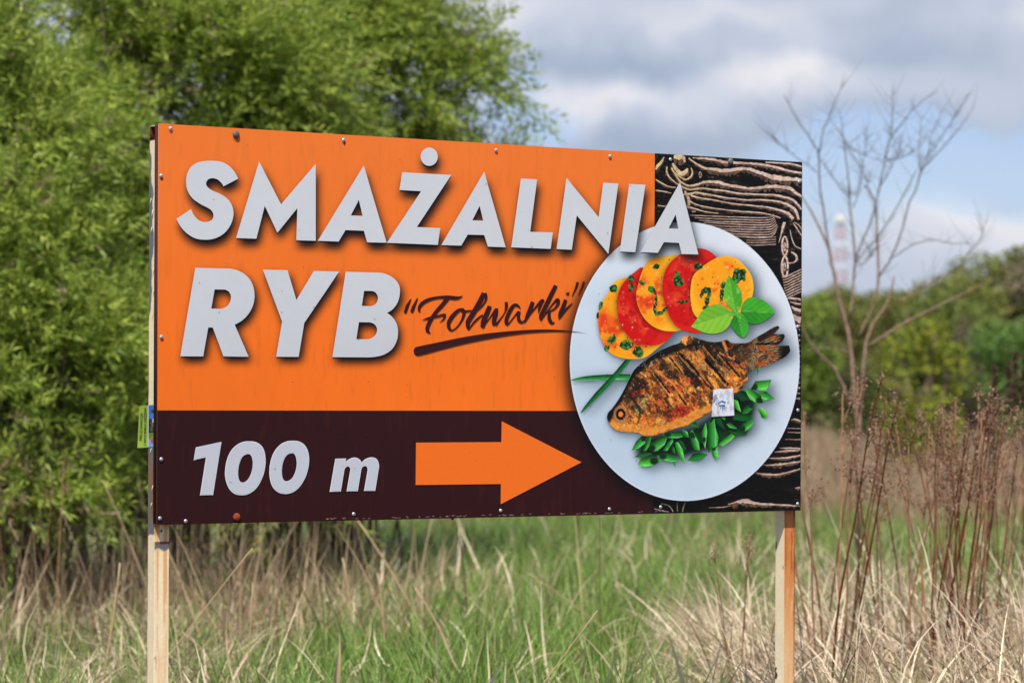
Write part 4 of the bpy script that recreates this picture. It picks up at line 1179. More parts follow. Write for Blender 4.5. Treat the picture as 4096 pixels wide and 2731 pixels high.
for k, (a, b_) in enumerate([((594, 1619), (594, 1788)), ]):
    side_poly('white_border', [(593.3, 1619.5), (595, 1619.5), (594, 1787), (592.5, 1787)], .0005, lambda s_, t_: np.tile((225., 228, 225), (len(s_), 1)), leaf)


def side_text(txt, pa, pb, height):
    """text baseline runs from pixel pa (start) to pb (end) on the side plane, letters' tops towards the back"""
    cu = bpy.data.curves.new('t', 'FONT'); cu.body = txt; cu.size = 1; cu.offset = .012; cu.resolution_u = 3
    tmp = bpy.data.objects.new('t', cu); col.objects.link(tmp)
    dg = bpy.context.evaluated_depsgraph_get(); me = bpy.data.meshes.new_from_object(tmp.evaluated_get(dg))
    bpy.data.objects.remove(tmp)
    co = np.array([v.co[:] for v in me.vertices]); wdt = co[:, 0].max() - co[:, 0].min(); hgt = .72
    A, B = on_side(*pa), on_side(*pb); d = B - A
    up_ = np.array([0, 1, 0.]) * height
    P3 = A + (co[:, 0:1] - co[:, 0].min()) / wdt * d + co[:, 1:2] / hgt * up_
    P3[:, 0] -= .0006 + np.clip(P3[:, 1] - (y1 + T2), 0, None)**2 * 0.5
    me.vertices.foreach_set('co', P3.astype(np.float32).ravel())
    a = me.color_attributes.new('Col', 'FLOAT_COLOR', 'POINT')
    a.data.foreach_set('color', np.tile(np.append(lin((28, 42, 22)), 1), len(P3)).astype(np.float32))
    me.materials.clear(); me.materials.append(M_paper)
    o = bpy.data.objects.new('lettering', me); col.objects.link(o); o.parent = leaf
    return o


side_text('PIELĘGNACJA', (569.5, 1762), (573, 1651), .019)
side_text('I WYCINKA DRZEW', (585.5, 1781), (587, 1631), .019)


# ------------------------------------------------------------------ ground
def ghf(X, Y):
    h = sm(120, 260, Y) * (2.2 + 3.2 * sm(-5, 30, X) + 1.0 * np.sin(X * .11 + 1))
    h = h + sm(300, 1200, Y) * 4
    return h + .05 * (vnoise(X, Y, 3, 6) - .5) * sm(400, 40, Y)


gx_ = np.concatenate([-np.geomspace(3000, 8, 40), np.linspace(-7.5, 7.5, 61), np.geomspace(8, 3000, 40)])
gy_ = np.concatenate([-np.geomspace(1500, 5, 14), np.linspace(-4, 40, 90), np.geomspace(41, 5000, 90)])
GXX, GYY = np.meshgrid(gx_, gy_)
GZ = ghf(GXX, GYY)
ii = np.arange(GXX.size).reshape(GXX.shape)
Q = np.stack([ii[:-1, :-1], ii[:-1, 1:], ii[1:, 1:], ii[1:, :-1]], -1).reshape(-1, 4)
mg = bpy.data.materials.new('soil_and_thatch'); mg.use_nodes = True
n_, l_ = mg.node_tree.nodes, mg.node_tree.links
pb = n_['Principled BSDF']; pb.inputs['Roughness'].default_value = .95; pb.inputs['Specular IOR Level'].default_value = .1
tcg = n_.new('ShaderNodeTexCoord'); za = n_.new('ShaderNodeTexNoise'); za.inputs['Scale'].default_value = .45; za.inputs['Detail'].default_value = 8
zb_ = n_.new('ShaderNodeTexNoise'); zb_.inputs['Scale'].default_value = 14; zb_.inputs['Detail'].default_value = 6
l_.new(tcg.outputs['Object'], za.inputs[0]); l_.new(tcg.outputs['Object'], zb_.inputs[0])
r1 = n_.new('ShaderNodeValToRGB'); r1.color_ramp.elements[0].position = .4; r1.color_ramp.elements[1].position = .62
r1.color_ramp.elements[0].color = (.05, .07, .02, 1); r1.color_ramp.elements[1].color = (.20, .145, .09, 1)
l_.new(za.outputs[0], r1.inputs[0])
mxg = n_.new('ShaderNodeMixRGB'); mxg.blend_type = 'MULTIPLY'; mxg.inputs[0].default_value = .6
l_.new(r1.outputs[0], mxg.inputs[1]); l_.new(zb_.outputs['Color'], mxg.inputs[2]); l_.new(mxg.outputs[0], pb.inputs['Base Color'])
g_o = mesh_np('ground', np.stack([GXX, GYY, GZ], -1).reshape(-1, 3), [Q], mg, smooth=True)
g_o['kind'] = 'structure'


# ------------------------------------------------------------------ grass
def blades(name, X, Y, H, W, lean, az_, curve, colr, mat, label, nseg=4, cat=None, z0=None):
    n = len(X); t = np.linspace(0, 1, nseg + 1)
    Z0 = ghf(X, Y) - .01 if z0 is None else z0
    dirx, diry = np.cos(az_), np.sin(az_)
    th = lean[:, None] + curve[:, None] * t[None]            # angle from vertical along the blade
    ds = H[:, None] / nseg
    hx = np.concatenate([np.zeros((n, 1)), np.cumsum(np.sin(th[:, :-1]) * ds, 1)], 1)
    hz = np.concatenate([np.zeros((n, 1)), np.cumsum(np.cos(th[:, :-1]) * ds, 1)], 1)
    hz = np.maximum(hz, .02)
    cx_ = X[:, None] + dirx[:, None] * hx; cy_ = Y[:, None] + diry[:, None] * hx; cz_ = Z0[:, None] + hz
    fa = rng.uniform(0, math.pi, n)                           # blade facing
    wx, wy = np.cos(fa) * W / 2, np.sin(fa) * W / 2
    tp = (1 - t**2 * .92)[None]
    A = np.stack([cx_ + wx[:, None] * tp, cy_ + wy[:, None] * tp, cz_], -1)
    B = np.stack([cx_ - wx[:, None] * tp, cy_ - wy[:, None] * tp, cz_], -1)
    V = np.stack([A, B], 2).reshape(n, -1, 3)
    k = 2 * (nseg + 1); base = (np.arange(n) * k)[:, None, None]
    q = np.array([(2 * i, 2 * i + 1, 2 * i + 3, 2 * i + 2) for i in range(nseg)])[None]
    C = np.repeat(colr[:, None, :], k, 1)
    o = mesh_np(name, V.reshape(-1, 3), [(base + q).reshape(-1, 4)], mat, None, C.reshape(-1, 3))
    tag(o, label, cat, None, 'stuff')
    return o


def scatter(n, ya, yb, power=1.0, wide=.195, extra=.9):
    Y = ya + (yb - ya) * rng.uniform(0, 1, n)**power
    hw = wide * Y + extra
    return rng.uniform(-1, 1, n) * hw, Y


def dryness(X, Y):
    n = fbm(X + 50, Y * .45, 1.5, 44, 3)
    return np.clip(sm(.50, .62, n) * .9 + sm(1.0, 1.7, X) * sm(17, 13, Y) * .6 + sm(1.2, .2, X + .1 * (Y - 15)) * sm(14, 16, Y) * sm(21, 17, Y) * .45 + sm(-.7, -1.3, X) * (.25 + .5 * sm(.42, .56, n)), 0, 1)


def gcol(n, a, b, vari=.25):
    t = rng.uniform(0, 1, n)[:, None]
    return (np.array(a) * (1 - t) + np.array(b) * t) * (1 + rng.uniform(-vari, vari, n))[:, None]


def clumps(n, per, ya, yb, power, keepfn, spread=.07):
    m = max(1, n // per); cx_, cy_ = scatter(m, ya, yb, power)
    k_ = rng.uniform(0, 1, m) < keepfn(cx_, cy_); cx_, cy_ = cx_[k_], cy_[k_]; m = len(cx_)
    sc_ = rng.uniform(.6, 1.5, m)
    i = rng.integers(0, m, int(per * m)); a = rng.uniform(0, 6.28, len(i)); rr = np.abs(rng.normal(0, 1, len(i)))
    X = cx_[i] + np.cos(a) * rr * spread * sc_[i]; Y = cy_[i] + np.sin(a) * rr * spread * sc_[i]
    return X, Y, a + rng.normal(0, .5, len(i)), rr, sc_[i]


# green grass: even growth, then tussocks
X, Y = scatter(70000, 9.6, 34, 1.35)
d = dryness(X, Y); keep = rng.uniform(0, 1, len(X)) > d * .78
X, Y = X[keep], Y[keep]; n = len(X)
H = rng.uniform(.12, .36, n) * (1 + .6 * (fbm(X, Y, .9, 70) - .5))
blades('green_grass', X, Y, H, rng.uniform(.006, .013, n) * (1 + .3 * sm(15, 30, Y)), rng.normal(.12, .2, n), rng.uniform(0, 2 * math.pi, n), rng.uniform(.1, 1.0, n),
       mixc(gcol(n, (.10, .19, .035), (.26, .35, .085), .35), (.36, .30, .14), sm(16, 26, Y) * .5), M_grass, 'green meadow grass growing round the sign', cat='grass')
X, Y, A_, rr, sc_ = clumps(75000, 45, 9.6, 30, 1.3, lambda x, y: 1 - .75 * dryness(x, y)); n = len(X)
blades('grass_tussocks', X, Y, rng.uniform(.25, .58, n) * sc_**.5, rng.uniform(.006, .014, n), .06 + .16 * rr, A_, rng.uniform(.2, 1.1, n),
       gcol(n, (.13, .25, .04), (.31, .42, .10), .3), M_grass, 'fresh bright green tussocks standing in the meadow', cat='grass')
# dry grass: matted clumps
X, Y, A_, rr, sc_ = clumps(50000, 55, 9.6, 40, 1.25, lambda x, y: .13 + .8 * dryness(x, y), .10); n = len(X)
blades('dry_grass', X, Y, rng.uniform(.25, .72, n) * sc_**.5, rng.uniform(.004, .012, n), .5 + .3 * rr + rng.normal(0, .25, n), A_, rng.uniform(.2, 2.0, n),
       gcol(n, (.26, .18, .10), (.84, .67, .44)), M_straw, 'pale dry bent grass matted in clumps through the meadow', cat='dry grass', nseg=5)
X, Y = scatter(34000, 9.7, 24, 1.15); keep = rng.uniform(0, 1, len(X)) < .06 + .94 * sm(.2, .7, dryness(X, Y)) * sm(.42, .55, fbm(X, Y, .45, 72)); X, Y = X[keep], Y[keep]; n = len(X)
blades('matted_straw', X, Y, rng.uniform(.12, .42, n), rng.uniform(.005, .014, n), rng.uniform(.9, 1.9, n), rng.uniform(0, 6.28, n), rng.normal(0, .9, n),
       gcol(n, (.34, .25, .15), (.92, .76, .52)), M_straw, 'matted flattened straw between the green tufts', cat='straw', nseg=4, z0=ghf(X, Y) + (.08 + .34 * fbm(X, Y, .6, 19)) * rng.uniform(.3, 1, n))
# broken broad dry leaves lying every way
X, Y = scatter(3600, 9.8, 26, 1.2); n = len(X)
blades('dry_reed_leaves', X, Y, rng.uniform(.15, .55, n), rng.uniform(.010, .022, n), rng.normal(.8, .7, n), rng.uniform(0, 6.28, n), rng.normal(.3, 1.2, n),
       gcol(n, (.50, .38, .22), (.92, .78, .54)), M_straw, 'broad broken pale reed leaves scattered in the grass', cat='dry leaves', nseg=5, z0=ghf(X, Y) + rng.uniform(0, .35, n) * rng.uniform(0, 1, n))
# tall brown stems in front of the willows
X = rng.uniform(-5.5, .6, 4300); Y = rng.uniform(14.2, 18.6, len(X)); keep = rng.uniform(0, 1, len(X)) < sm(.8, -2.0, X + .12 * (Y - 16)) * (.1 + .9 * sm(.45, .58, fbm(X, Y, .7, 33))); X, Y = X[keep], Y[keep]; n = len(X)
blades('tall_dry_grass', X, Y, rng.uniform(.35, 1.0, n) * (.6 + .8 * fbm(X, Y, .6, 35)) + .1, rng.uniform(.005, .016, n), rng.normal(.15, .35, n), rng.uniform(0, 6.28, n), rng.uniform(0, .8, n),
       gcol(n, (.14, .09, .05), (.46, .33, .19)), M_straw, 'tall brown dry grass stems along the foot of the willows', cat='dry grass', nseg=5)
# dry straw mound at the right
X = rng.uniform(.95, 3.6, 19000); Y = 10.2 + rng.uniform(0, 1, len(X))**1.3 * 5.2
keep = rng.uniform(0, 1, len(X)) < .2 + .8 * sm(.42, .55, fbm(X, Y, .55, 63)); X, Y = X[keep], Y[keep]; n = len(X)
mnd = .05 + (.30 + .35 * sm(1.2, 2.0, X)) * fbm(X, Y, .7, 12)
blades('straw_mound', X, Y, rng.uniform(.25, .8, n), rng.uniform(.005, .015, n), rng.normal(.7, .5, n), 2.6 + 3 * (fbm(X, Y, .5, 8) - .5) * 3 + rng.normal(0, .9, n), rng.uniform(.4, 2.8, n),
       gcol(n, (.28, .19, .11), (.92, .77, .54), .15), M_straw, 'bleached straw lying in a thick mat at the right', cat='straw', nseg=6, z0=ghf(X, Y) + mnd * rng.uniform(.2, 1, n))
# brown field beyond
X, Y = scatter(90000, 30, 150, 1.5, .2, 3); n = len(X)
blades('field_grass', X, Y, rng.uniform(.35, .85, n), rng.uniform(.012, .03, n) * (1 + Y / 90), rng.normal(.1, .2, n), rng.uniform(0, 6.28, n), rng.uniform(.1, 1.0, n),
       gcol(n, (.27, .185, .10), (.46, .33, .20)), M_straw, 'brown winter grass across the far field', cat='dry grass', nseg=2)
X, Y = scatter(30000, 26, 75, 1.3, .2, 3); keep = fbm(X, Y, 4, 3) > .5; X, Y = X[keep], Y[keep]; n = len(X)
blades('far_green_grass', X, Y, rng.uniform(.3, .5, n), rng.uniform(.012, .025, n), rng.normal(.1, .15, n), rng.uniform(0, 6.28, n), rng.uniform(.1, .8, n),
       gcol(n, (.17, .19, .07), (.25, .26, .10)), M_grass, 'green grass patches in the middle distance', cat='grass', nseg=2)

# ------------------------------------------------------------------ single dry stalks in the grass


def stalk_thing(name, foot, tip, bend, rad, c_, label, group, cat='stalk'):
    foot, tip = np.array(foot), np.array(tip); t = np.linspace(0, 1, 9)[:, None]
    mid = (foot + tip) / 2 + np.array(bend)
    pts_ = (1 - t)**2 * foot + 2 * t * (1 - t) * mid + t**2 * tip
    b = MB(); b.col = lin(c_); b.tube(pts_ - foot, np.linspace(rad, rad * .45, 9), 5)
    o = b.build(name, M_straw, None); o.location = foot
    return tag(o, label, cat, group)


def g0(px, Y, top_y):    # foot on the ground under a pixel column
    p = at(px, 2000, Y); return np.array([p[0], Y, 0])


ST = [(790, 2480, 1010, 2190, 11.5, 'long arched pale straw stem just right of the left post'), (1370, 2230, 1430, 2375, 14, 'short broad pale reed blade, upper one below the middle of the sign'),
      (1430, 2080, 1530, 2260, 15, 'bent pale reed hanging below the lower edge of the sign'), (2390, 2440, 2190, 2720, 10.6, 'sharp thin tan straw leaning right at the bottom centre'),
      (1510, 2290, 1540, 2360, 14, 'small pale reed blade right of the broad one'), (1660, 2350, 1720, 2480, 13.5, 'pale reed blade beside the matted tuft under the arrow'),
      (2110, 2290, 2410, 2540, 14.5, 'long pale straw slanting down to the right below the arrow'), (980, 2650, 1010, 2330, 11.8, 'thin brown dry stem near the left post'),
      (240, 2030, 440, 2640, 15, 'grey leaning dead stem in front of the willows at the left'), (410, 1920, 590, 2400, 15.5, 'brown arching dead stem left of the left post'), (480, 2250, 440, 2500, 13, 'tan dead reed stub left of the left post')]
for (xa, ya, xb, yb2, Y, lab) in ST:
    hi, lo = ((xa, ya), (xb, yb2)) if ya < yb2 else ((xb, yb2), (xa, ya))
    tip = at(hi[0], hi[1], Y); low = at(lo[0], lo[1], Y)
    dirv = low - tip; k = tip[2] / max(.05, -dirv[2]); foot = tip + dirv * min(k, 6) if k < 4 else np.array([low[0], Y, 0.])
    if foot[2] > .01: foot[2] = 0
    broad = 'reed' in lab
    stalk_thing('dry_stalk', foot, tip, (.03, 0, .06), .010 if broad else .005, (196, 168, 128) if 'grey' not in lab else (150, 128, 108), lab, 'single dry stalks standing out of the grass')


# ------------------------------------------------------------------ dry weeds (red brown stems with seed heads)
def weed_proto(seed, h):
    r = np.random.default_rng(seed)
    root = empty('dry_weed', (0, 0, 0))
    t = np.linspace(0, 1, 12)
    lean = r.normal(0, .04, 2); cv = r.normal(0, .06, 2)
    P = np.stack([lean[0] * t * h + cv[0] * t**2 * h + .006 * np.sin(t * 14 + seed), lean[1] * t * h + cv[1] * t**2 * h, t * h], 1)
    b = MB(); c1 = np.array([122, 88, 66.]) + r.normal(0, 20, 1) * np.array([1, .95, .9]) - np.array([0, 5, 5]); b.col = lin(c1 if seed % 2 else c1 * np.array([1.15, 1.2, 1.2]))
    b.tube(P, np.linspace(.0060, .0026, 12), 6)
    nb2 = r.integers(3, 6)
    tips = [P[-1]]
    for k in range(nb2):
        i = r.integers(8, 11); a = r.uniform(0, 6.28); l2 = r.uniform(.05, .13)
        q = np.stack([P[i] + s_ * l2 * np.array([math.cos(a) * .45, math.sin(a) * .45, .85]) for s_ in np.linspace(0, 1, 5)])
        b.tube(q, np.linspace(.0022, .0012, 5), 5); tips.append(q[-1])
    b.build('stem', M_bark, root)
    # seed head: fluffy bits around the tips
    n = 150; tp = np.array(tips)[r.integers(0, len(tips), n)]
    c_ = tp + r.normal(0, 1, (n, 3)) * np.array([.017, .017, .026]) + np.array([0, 0, -.01])
    d = r.normal(0, 1, (n, 3)); d /= np.linalg.norm(d, axis=1)[:, None]; e_ = np.cross(d, r.normal(0, 1, (n, 3))); e_ /= np.linalg.norm(e_, axis=1)[:, None]
    s_ = r.uniform(.004, .010, n)[:, None]
    V = np.stack([c_ - d * s_, c_ + e_ * s_ * .5, c_ + d * s_, c_ - e_ * s_ * .5], 1).reshape(-1, 3)
    C = np.repeat(lin(np.array([136, 108, 86.]) + r.normal(0, 14, (n, 1))), 4, 0)
    mesh_np('seed_head', V, [np.arange(4 * n).reshape(-1, 4)], M_straw, root, C)
    return root


def copy_tree(root, loc, rz, sc, label, group, cat):
    r = root.copy(); col.objects.link(r); r.location = loc; r.rotation_euler = (0, 0, rz); r.scale = (sc, sc, sc)
    tag(r, label, cat, group)
    for ch in list(root.children):
        q = ch.copy(); col.objects.link(q); q.parent = r
    return r


protos = [weed_proto(s, 1.5) for s in (3, 5, 8, 13, 21, 34)]
used = set()


def put(protos, i, loc, rz, sc, label, group, cat):
    p = protos[i % len(protos)]
    if id(p) not in used:
        used.add(id(p)); p.location = loc; p.rotation_euler = (0, 0, rz); p.scale = (sc,) * 3
        p['pend'] = 1; tag(p, label, cat, group); return p
    r = copy_tree(p, loc, rz, sc, label, group, cat)
    return r


r5 = np.random.default_rng(5)
k = 0
clus = [(3330, 45, 9, 1510, 12.2, 'red-brown dry weed', 'in the clump just right of the sign'), (3450, 45, 4, 1760, 12.6, 'short dry weed', 'at the foot of the bare sapling'),
        (3620, 80, 11, 1680, 12.8, 'thin dry weed', 'in the thicket right of the sapling'), (3770, 50, 13, 1630, 12.6, 'red-brown dry weed', 'in the clump below the yellow-green shrub'),
        (3880, 42, 13, 1560, 12.4, 'tall dark dry weed', 'in the tallest clump'), (4020, 60, 8, 1690, 13.2, 'dry weed', 'at the right edge below the docks'),
        (4240, 90, 5, 1650, 13.5, 'dry weed', 'beyond the right edge of the thicket'), (3000, 70, 4, 2090, 11.6, 'low dark dry weed', 'left of the right post'), (60, 130, 5, 1850, 15.5, 'dry weed', 'in front of the willows at the far left')]
ORD = ['first', 'second', 'third', 'fourth', 'fifth', 'sixth', 'seventh', 'eighth', 'ninth', 'tenth', 'eleventh', 'twelfth', 'thirteenth', 'fourteenth', 'fifteenth', 'sixteenth']
for (cx_, sx, cnt, topy, Y, kind_, where) in clus:
    for j, px in enumerate(sorted(cx_ + r5.normal(0, sx, cnt))):
        Yj = Y + r5.normal(0, .5); ty = topy + abs(r5.normal(0, 90)) - 10
        top = at(px, ty, Yj); sc = top[2] / 1.5
        put(protos, k, (top[0], Yj, 0), r5.uniform(0, 6.28), sc, '%s, %s from the left %s' % (kind_, ORD[j], where), 'dry weed stalks', 'weed'); k += 1


# dock plants: dark brown spikes
def dock_proto(seed):
    r = np.random.default_rng(seed); root = empty('dock_plant', (0, 0, 0))
    b = MB(); b.col = lin((104, 70, 52)); h = 1.5
    P = np.stack([np.linspace(0, r.normal(0, .06), 8), np.zeros(8), np.linspace(0, h, 8)], 1); b.tube(P, np.linspace(.006, .003, 8), 6)
    b.build('stem', M_bark, root)
    n = 170; t = r.uniform(.80, 1.0, n); t = np.where(np.sin(t * 60) > -.3, t, t + .01)
    c_ = np.stack([np.interp(t * h, P[:, 2], P[:, 0]), np.zeros(n), t * h], 1) + r.normal(0, .008, (n, 3))
    d = r.normal(0, 1, (n, 3)); d /= np.linalg.norm(d, axis=1)[:, None]; e_ = np.cross(d, r.normal(0, 1, (n, 3))); e_ /= np.linalg.norm(e_, axis=1)[:, None]
    s_ = r.uniform(.008, .014, n)[:, None]
    V = np.stack([c_ - d * s_, c_ + e_ * s_, c_ + d * s_, c_ - e_ * s_], 1).reshape(-1, 3)
    mesh_np('seed_spike', V, [np.arange(4 * n).reshape(-1, 4)], M_straw, root, np.repeat(lin(np.array([88, 64, 50.]) + r.normal(0, 9, (n, 1))), 4, 0))
    return root


dp = [dock_proto(s) for s in (1, 2, 3)]
for j, (px, ty, Y) in enumerate(sorted([(3975, 1460, 20), (4030, 1450, 21), (4055, 1400, 20), (4075, 1390, 20.6), (4090, 1500, 21), (4000, 1580, 20), (4100, 1420, 20), (3960, 1600, 19.5), (4140, 1450, 20.5), (4180, 1480, 21)])):
    top = at(px, ty, Y); put(dp, j, (top[0], Y, 0), r5.uniform(0, 6.28), top[2] / 1.5, 'dark brown seeding dock, %s from the left in the group at the right edge' % ORD[j], 'seeding dock stalks', 'plant')

# ------------------------------------------------------------------ bare sapling
ZA, ZC = (3180, 700, 1.5677), (3000, 200, 1.4252)
SAPY = 19.0
bare = empty('bare_sapling', (at(3440, 1600, SAPY)[0], SAPY, 0), 0, 'leafless grey sapling with forked upright branches right of the sign', 'tree')
brs = [(ZA, [(400, 2400, 44), (395, 1568, 40), (370, 1350, 38), (360, 1200, 36), (345, 1030, 34), (310, 900, 30), (275, 780, 28), (250, 650, 24), (220, 500, 21), (190, 400, 18), (110, 240, 15), (50, 150, 11), (0, 60, 8)]),
       (ZA, [(405, 2400, 40), (402, 1568, 34), (420, 1300, 30), (435, 1150, 28), (440, 1060, 28), (480, 950, 24), (520, 890, 22), (570, 820, 18), (610, 700, 15), (625, 630, 11)]),
       (ZC, [(480, 1290, 22), (455, 1160, 18), (425, 950, 17), (395, 760, 16), (395, 590, 15), (340, 500, 13), (270, 400, 11), (190, 255, 7)]), (ZC, [(395, 590, 13), (412, 470, 11), (455, 370, 9), (530, 195, 5)]),
       (ZC, [(385, 700, 9), (260, 610, 8), (170, 540, 7), (90, 460, 4)]), (ZC, [(415, 640, 8), (500, 770, 9), (570, 850, 10)]),
       (ZA, [(350, 880, 22), (362, 760, 20), (372, 600, 19), (378, 520, 18), (360, 350, 15), (345, 200, 14), (335, 70, 12)]), (ZC, [(570, 830, 14), (550, 650, 12), (535, 500, 10), (510, 350, 5)]),
       (ZC, [(597, 1210, 15), (640, 1090, 15), (705, 940, 14), (740, 780, 13), (770, 620, 12), (800, 490, 11), (860, 430, 10), (920, 345, 8), (980, 290, 7), (1070, 235, 4)]), (ZC, [(802, 480, 10), (815, 350, 8), (820, 190, 5)]),
       (ZC, [(590, 900, 9), (625, 780, 8), (650, 620, 7), (670, 430, 4)]),
       (ZA, [(400, 1010, 20), (440, 930, 18), (500, 800, 16), (525, 650, 20), (520, 500, 18), (515, 300, 16), (505, 170, 15), (440, 60, 12)]), (ZC, [(680, 760, 12), (620, 650, 10), (560, 560, 9), (520, 480, 8), (445, 385, 4)]),
       (ZC, [(735, 1290, 18), (790, 1215, 17), (850, 1080, 16), (900, 900, 15), (950, 780, 14), (972, 690, 14), (1060, 600, 11), (1150, 500, 10), (1230, 400, 8), (1275, 325, 4)]),
       (ZC, [(970, 690, 10), (962, 560, 8), (976, 385, 4)]), (ZC, [(978, 690, 10), (1020, 580, 8), (1040, 470, 7), (1090, 345, 4)]), (ZC, [(1010, 645, 8), (1090, 490, 7), (1170, 380, 6), (1238, 248, 4)]),
       (ZC, [(738, 1060, 12), (820, 930, 11), (890, 800, 10), (945, 690, 8)]), (ZC, [(815, 1185, 11), (920, 1110, 10), (1040, 1078, 9), (1150, 1105, 8), (1255, 1100, 4)]), (ZC, [(1200, 1200, 5), (1300, 1100, 6), (1352, 970, 3)]),
       (ZA, [(455, 1075, 24), (560, 1005, 20), (680, 930, 19), (800, 870, 17), (900, 820, 15), (1040, 752, 12), (1170, 685, 7)]), (ZA, [(640, 795, 12), (740, 742, 11), (850, 682, 9), (960, 610, 5)]),
       (ZA, [(345, 1440, 26), (290, 1300, 24), (240, 1200, 21), (170, 1140, 18), (100, 1070, 15), (45, 950, 11), (20, 860, 7)]),
       (ZC, [(760, 640, 7), (840, 620, 7), (900, 600, 6), (945, 570, 4)]), (ZC, [(740, 780, 8), (800, 680, 8), (850, 590, 7), (870, 470, 4)]), (ZC, [(570, 560, 5), (650, 600, 6), (750, 632, 5)]),
       (ZC, [(600, 1215, 8), (660, 1140, 8), (740, 1060, 8)]), (ZC, [(620, 1240, 5), (690, 1180, 6), (720, 1120, 5)]), (ZA, [(340, 1110, 10), (240, 1085, 9), (120, 1085, 7), (60, 1110, 4)])]
bl = np.array(bare.location)
rb = np.random.default_rng(4)
for i, (z, br) in enumerate(brs):
    p = np.array(br, float); t = np.linspace(0, 1, len(p))
    tt = np.linspace(0, 1, max(6, len(p) * 2))
    X = np.interp(tt, t, p[:, 0]) / z[2] + z[0]; Yp = np.interp(tt, t, p[:, 1]) / z[2] + z[1]; Wd = np.interp(tt, t, p[:, 2]) / z[2]
    X = X + rb.normal(0, 1.5, len(tt))
    dep = SAPY + (0 if i < 2 else rb.normal(0, .18)) * tt
    P = np.array([at(a, b2, d_) for a, b2, d_ in zip(X, Yp, dep)]) - bl
    b = MB(); b.col = lin((140, 116, 98) if Yp.mean() > 1000 else (98, 90, 88))
    b.tube(P, Wd / F * SAPY / 2 * (.85 if Yp.mean() > 1000 else .62), 7)
    b.build('branch' if i > 1 else 'trunk', M_bark, bare, True)
# fine twigs on the branches
b = MB(); b.col = lin((104, 94, 88))
for i in range(420):
    z, br = brs[rb.integers(2, len(brs))]; p = np.array(br); j = rb.integers(0, len(p) - 1); f_ = rb.uniform()
    q = p[j] * (1 - f_) + p[j + 1] * f_; P0 = at(q[0] / z[2] + z[0], q[1] / z[2] + z[1], SAPY) - bl
    a = rb.uniform(0, 6.28); l2 = rb.uniform(.06, .30); dv = np.array([math.cos(a) * .7, math.sin(a) * .7, rb.uniform(.1, .9)])
    b.tube(np.stack([P0, P0 + dv * l2 * .5, P0 + dv * l2 + np.array([0, 0, .02])]), (.0016, .0012, .0006), 4)
tag(b.build('twigs', M_bark, bare), None, None, None, 'stuff')


# ------------------------------------------------------------------ willows
def leaves(base, dirs, nrm, ln, wd):
    side = np.cross(dirs, nrm); side /= np.linalg.norm(side, axis=1)[:, None] + 1e-9
    m = base + dirs * (ln * .42)[:, None]; tip = base + dirs * ln[:, None] - np.array([0, 0, 1]) * (ln * .12)[:, None]
    return np.stack([base, m + side * (wd / 2)[:, None], tip, m - side * (wd / 2)[:, None]], 1)


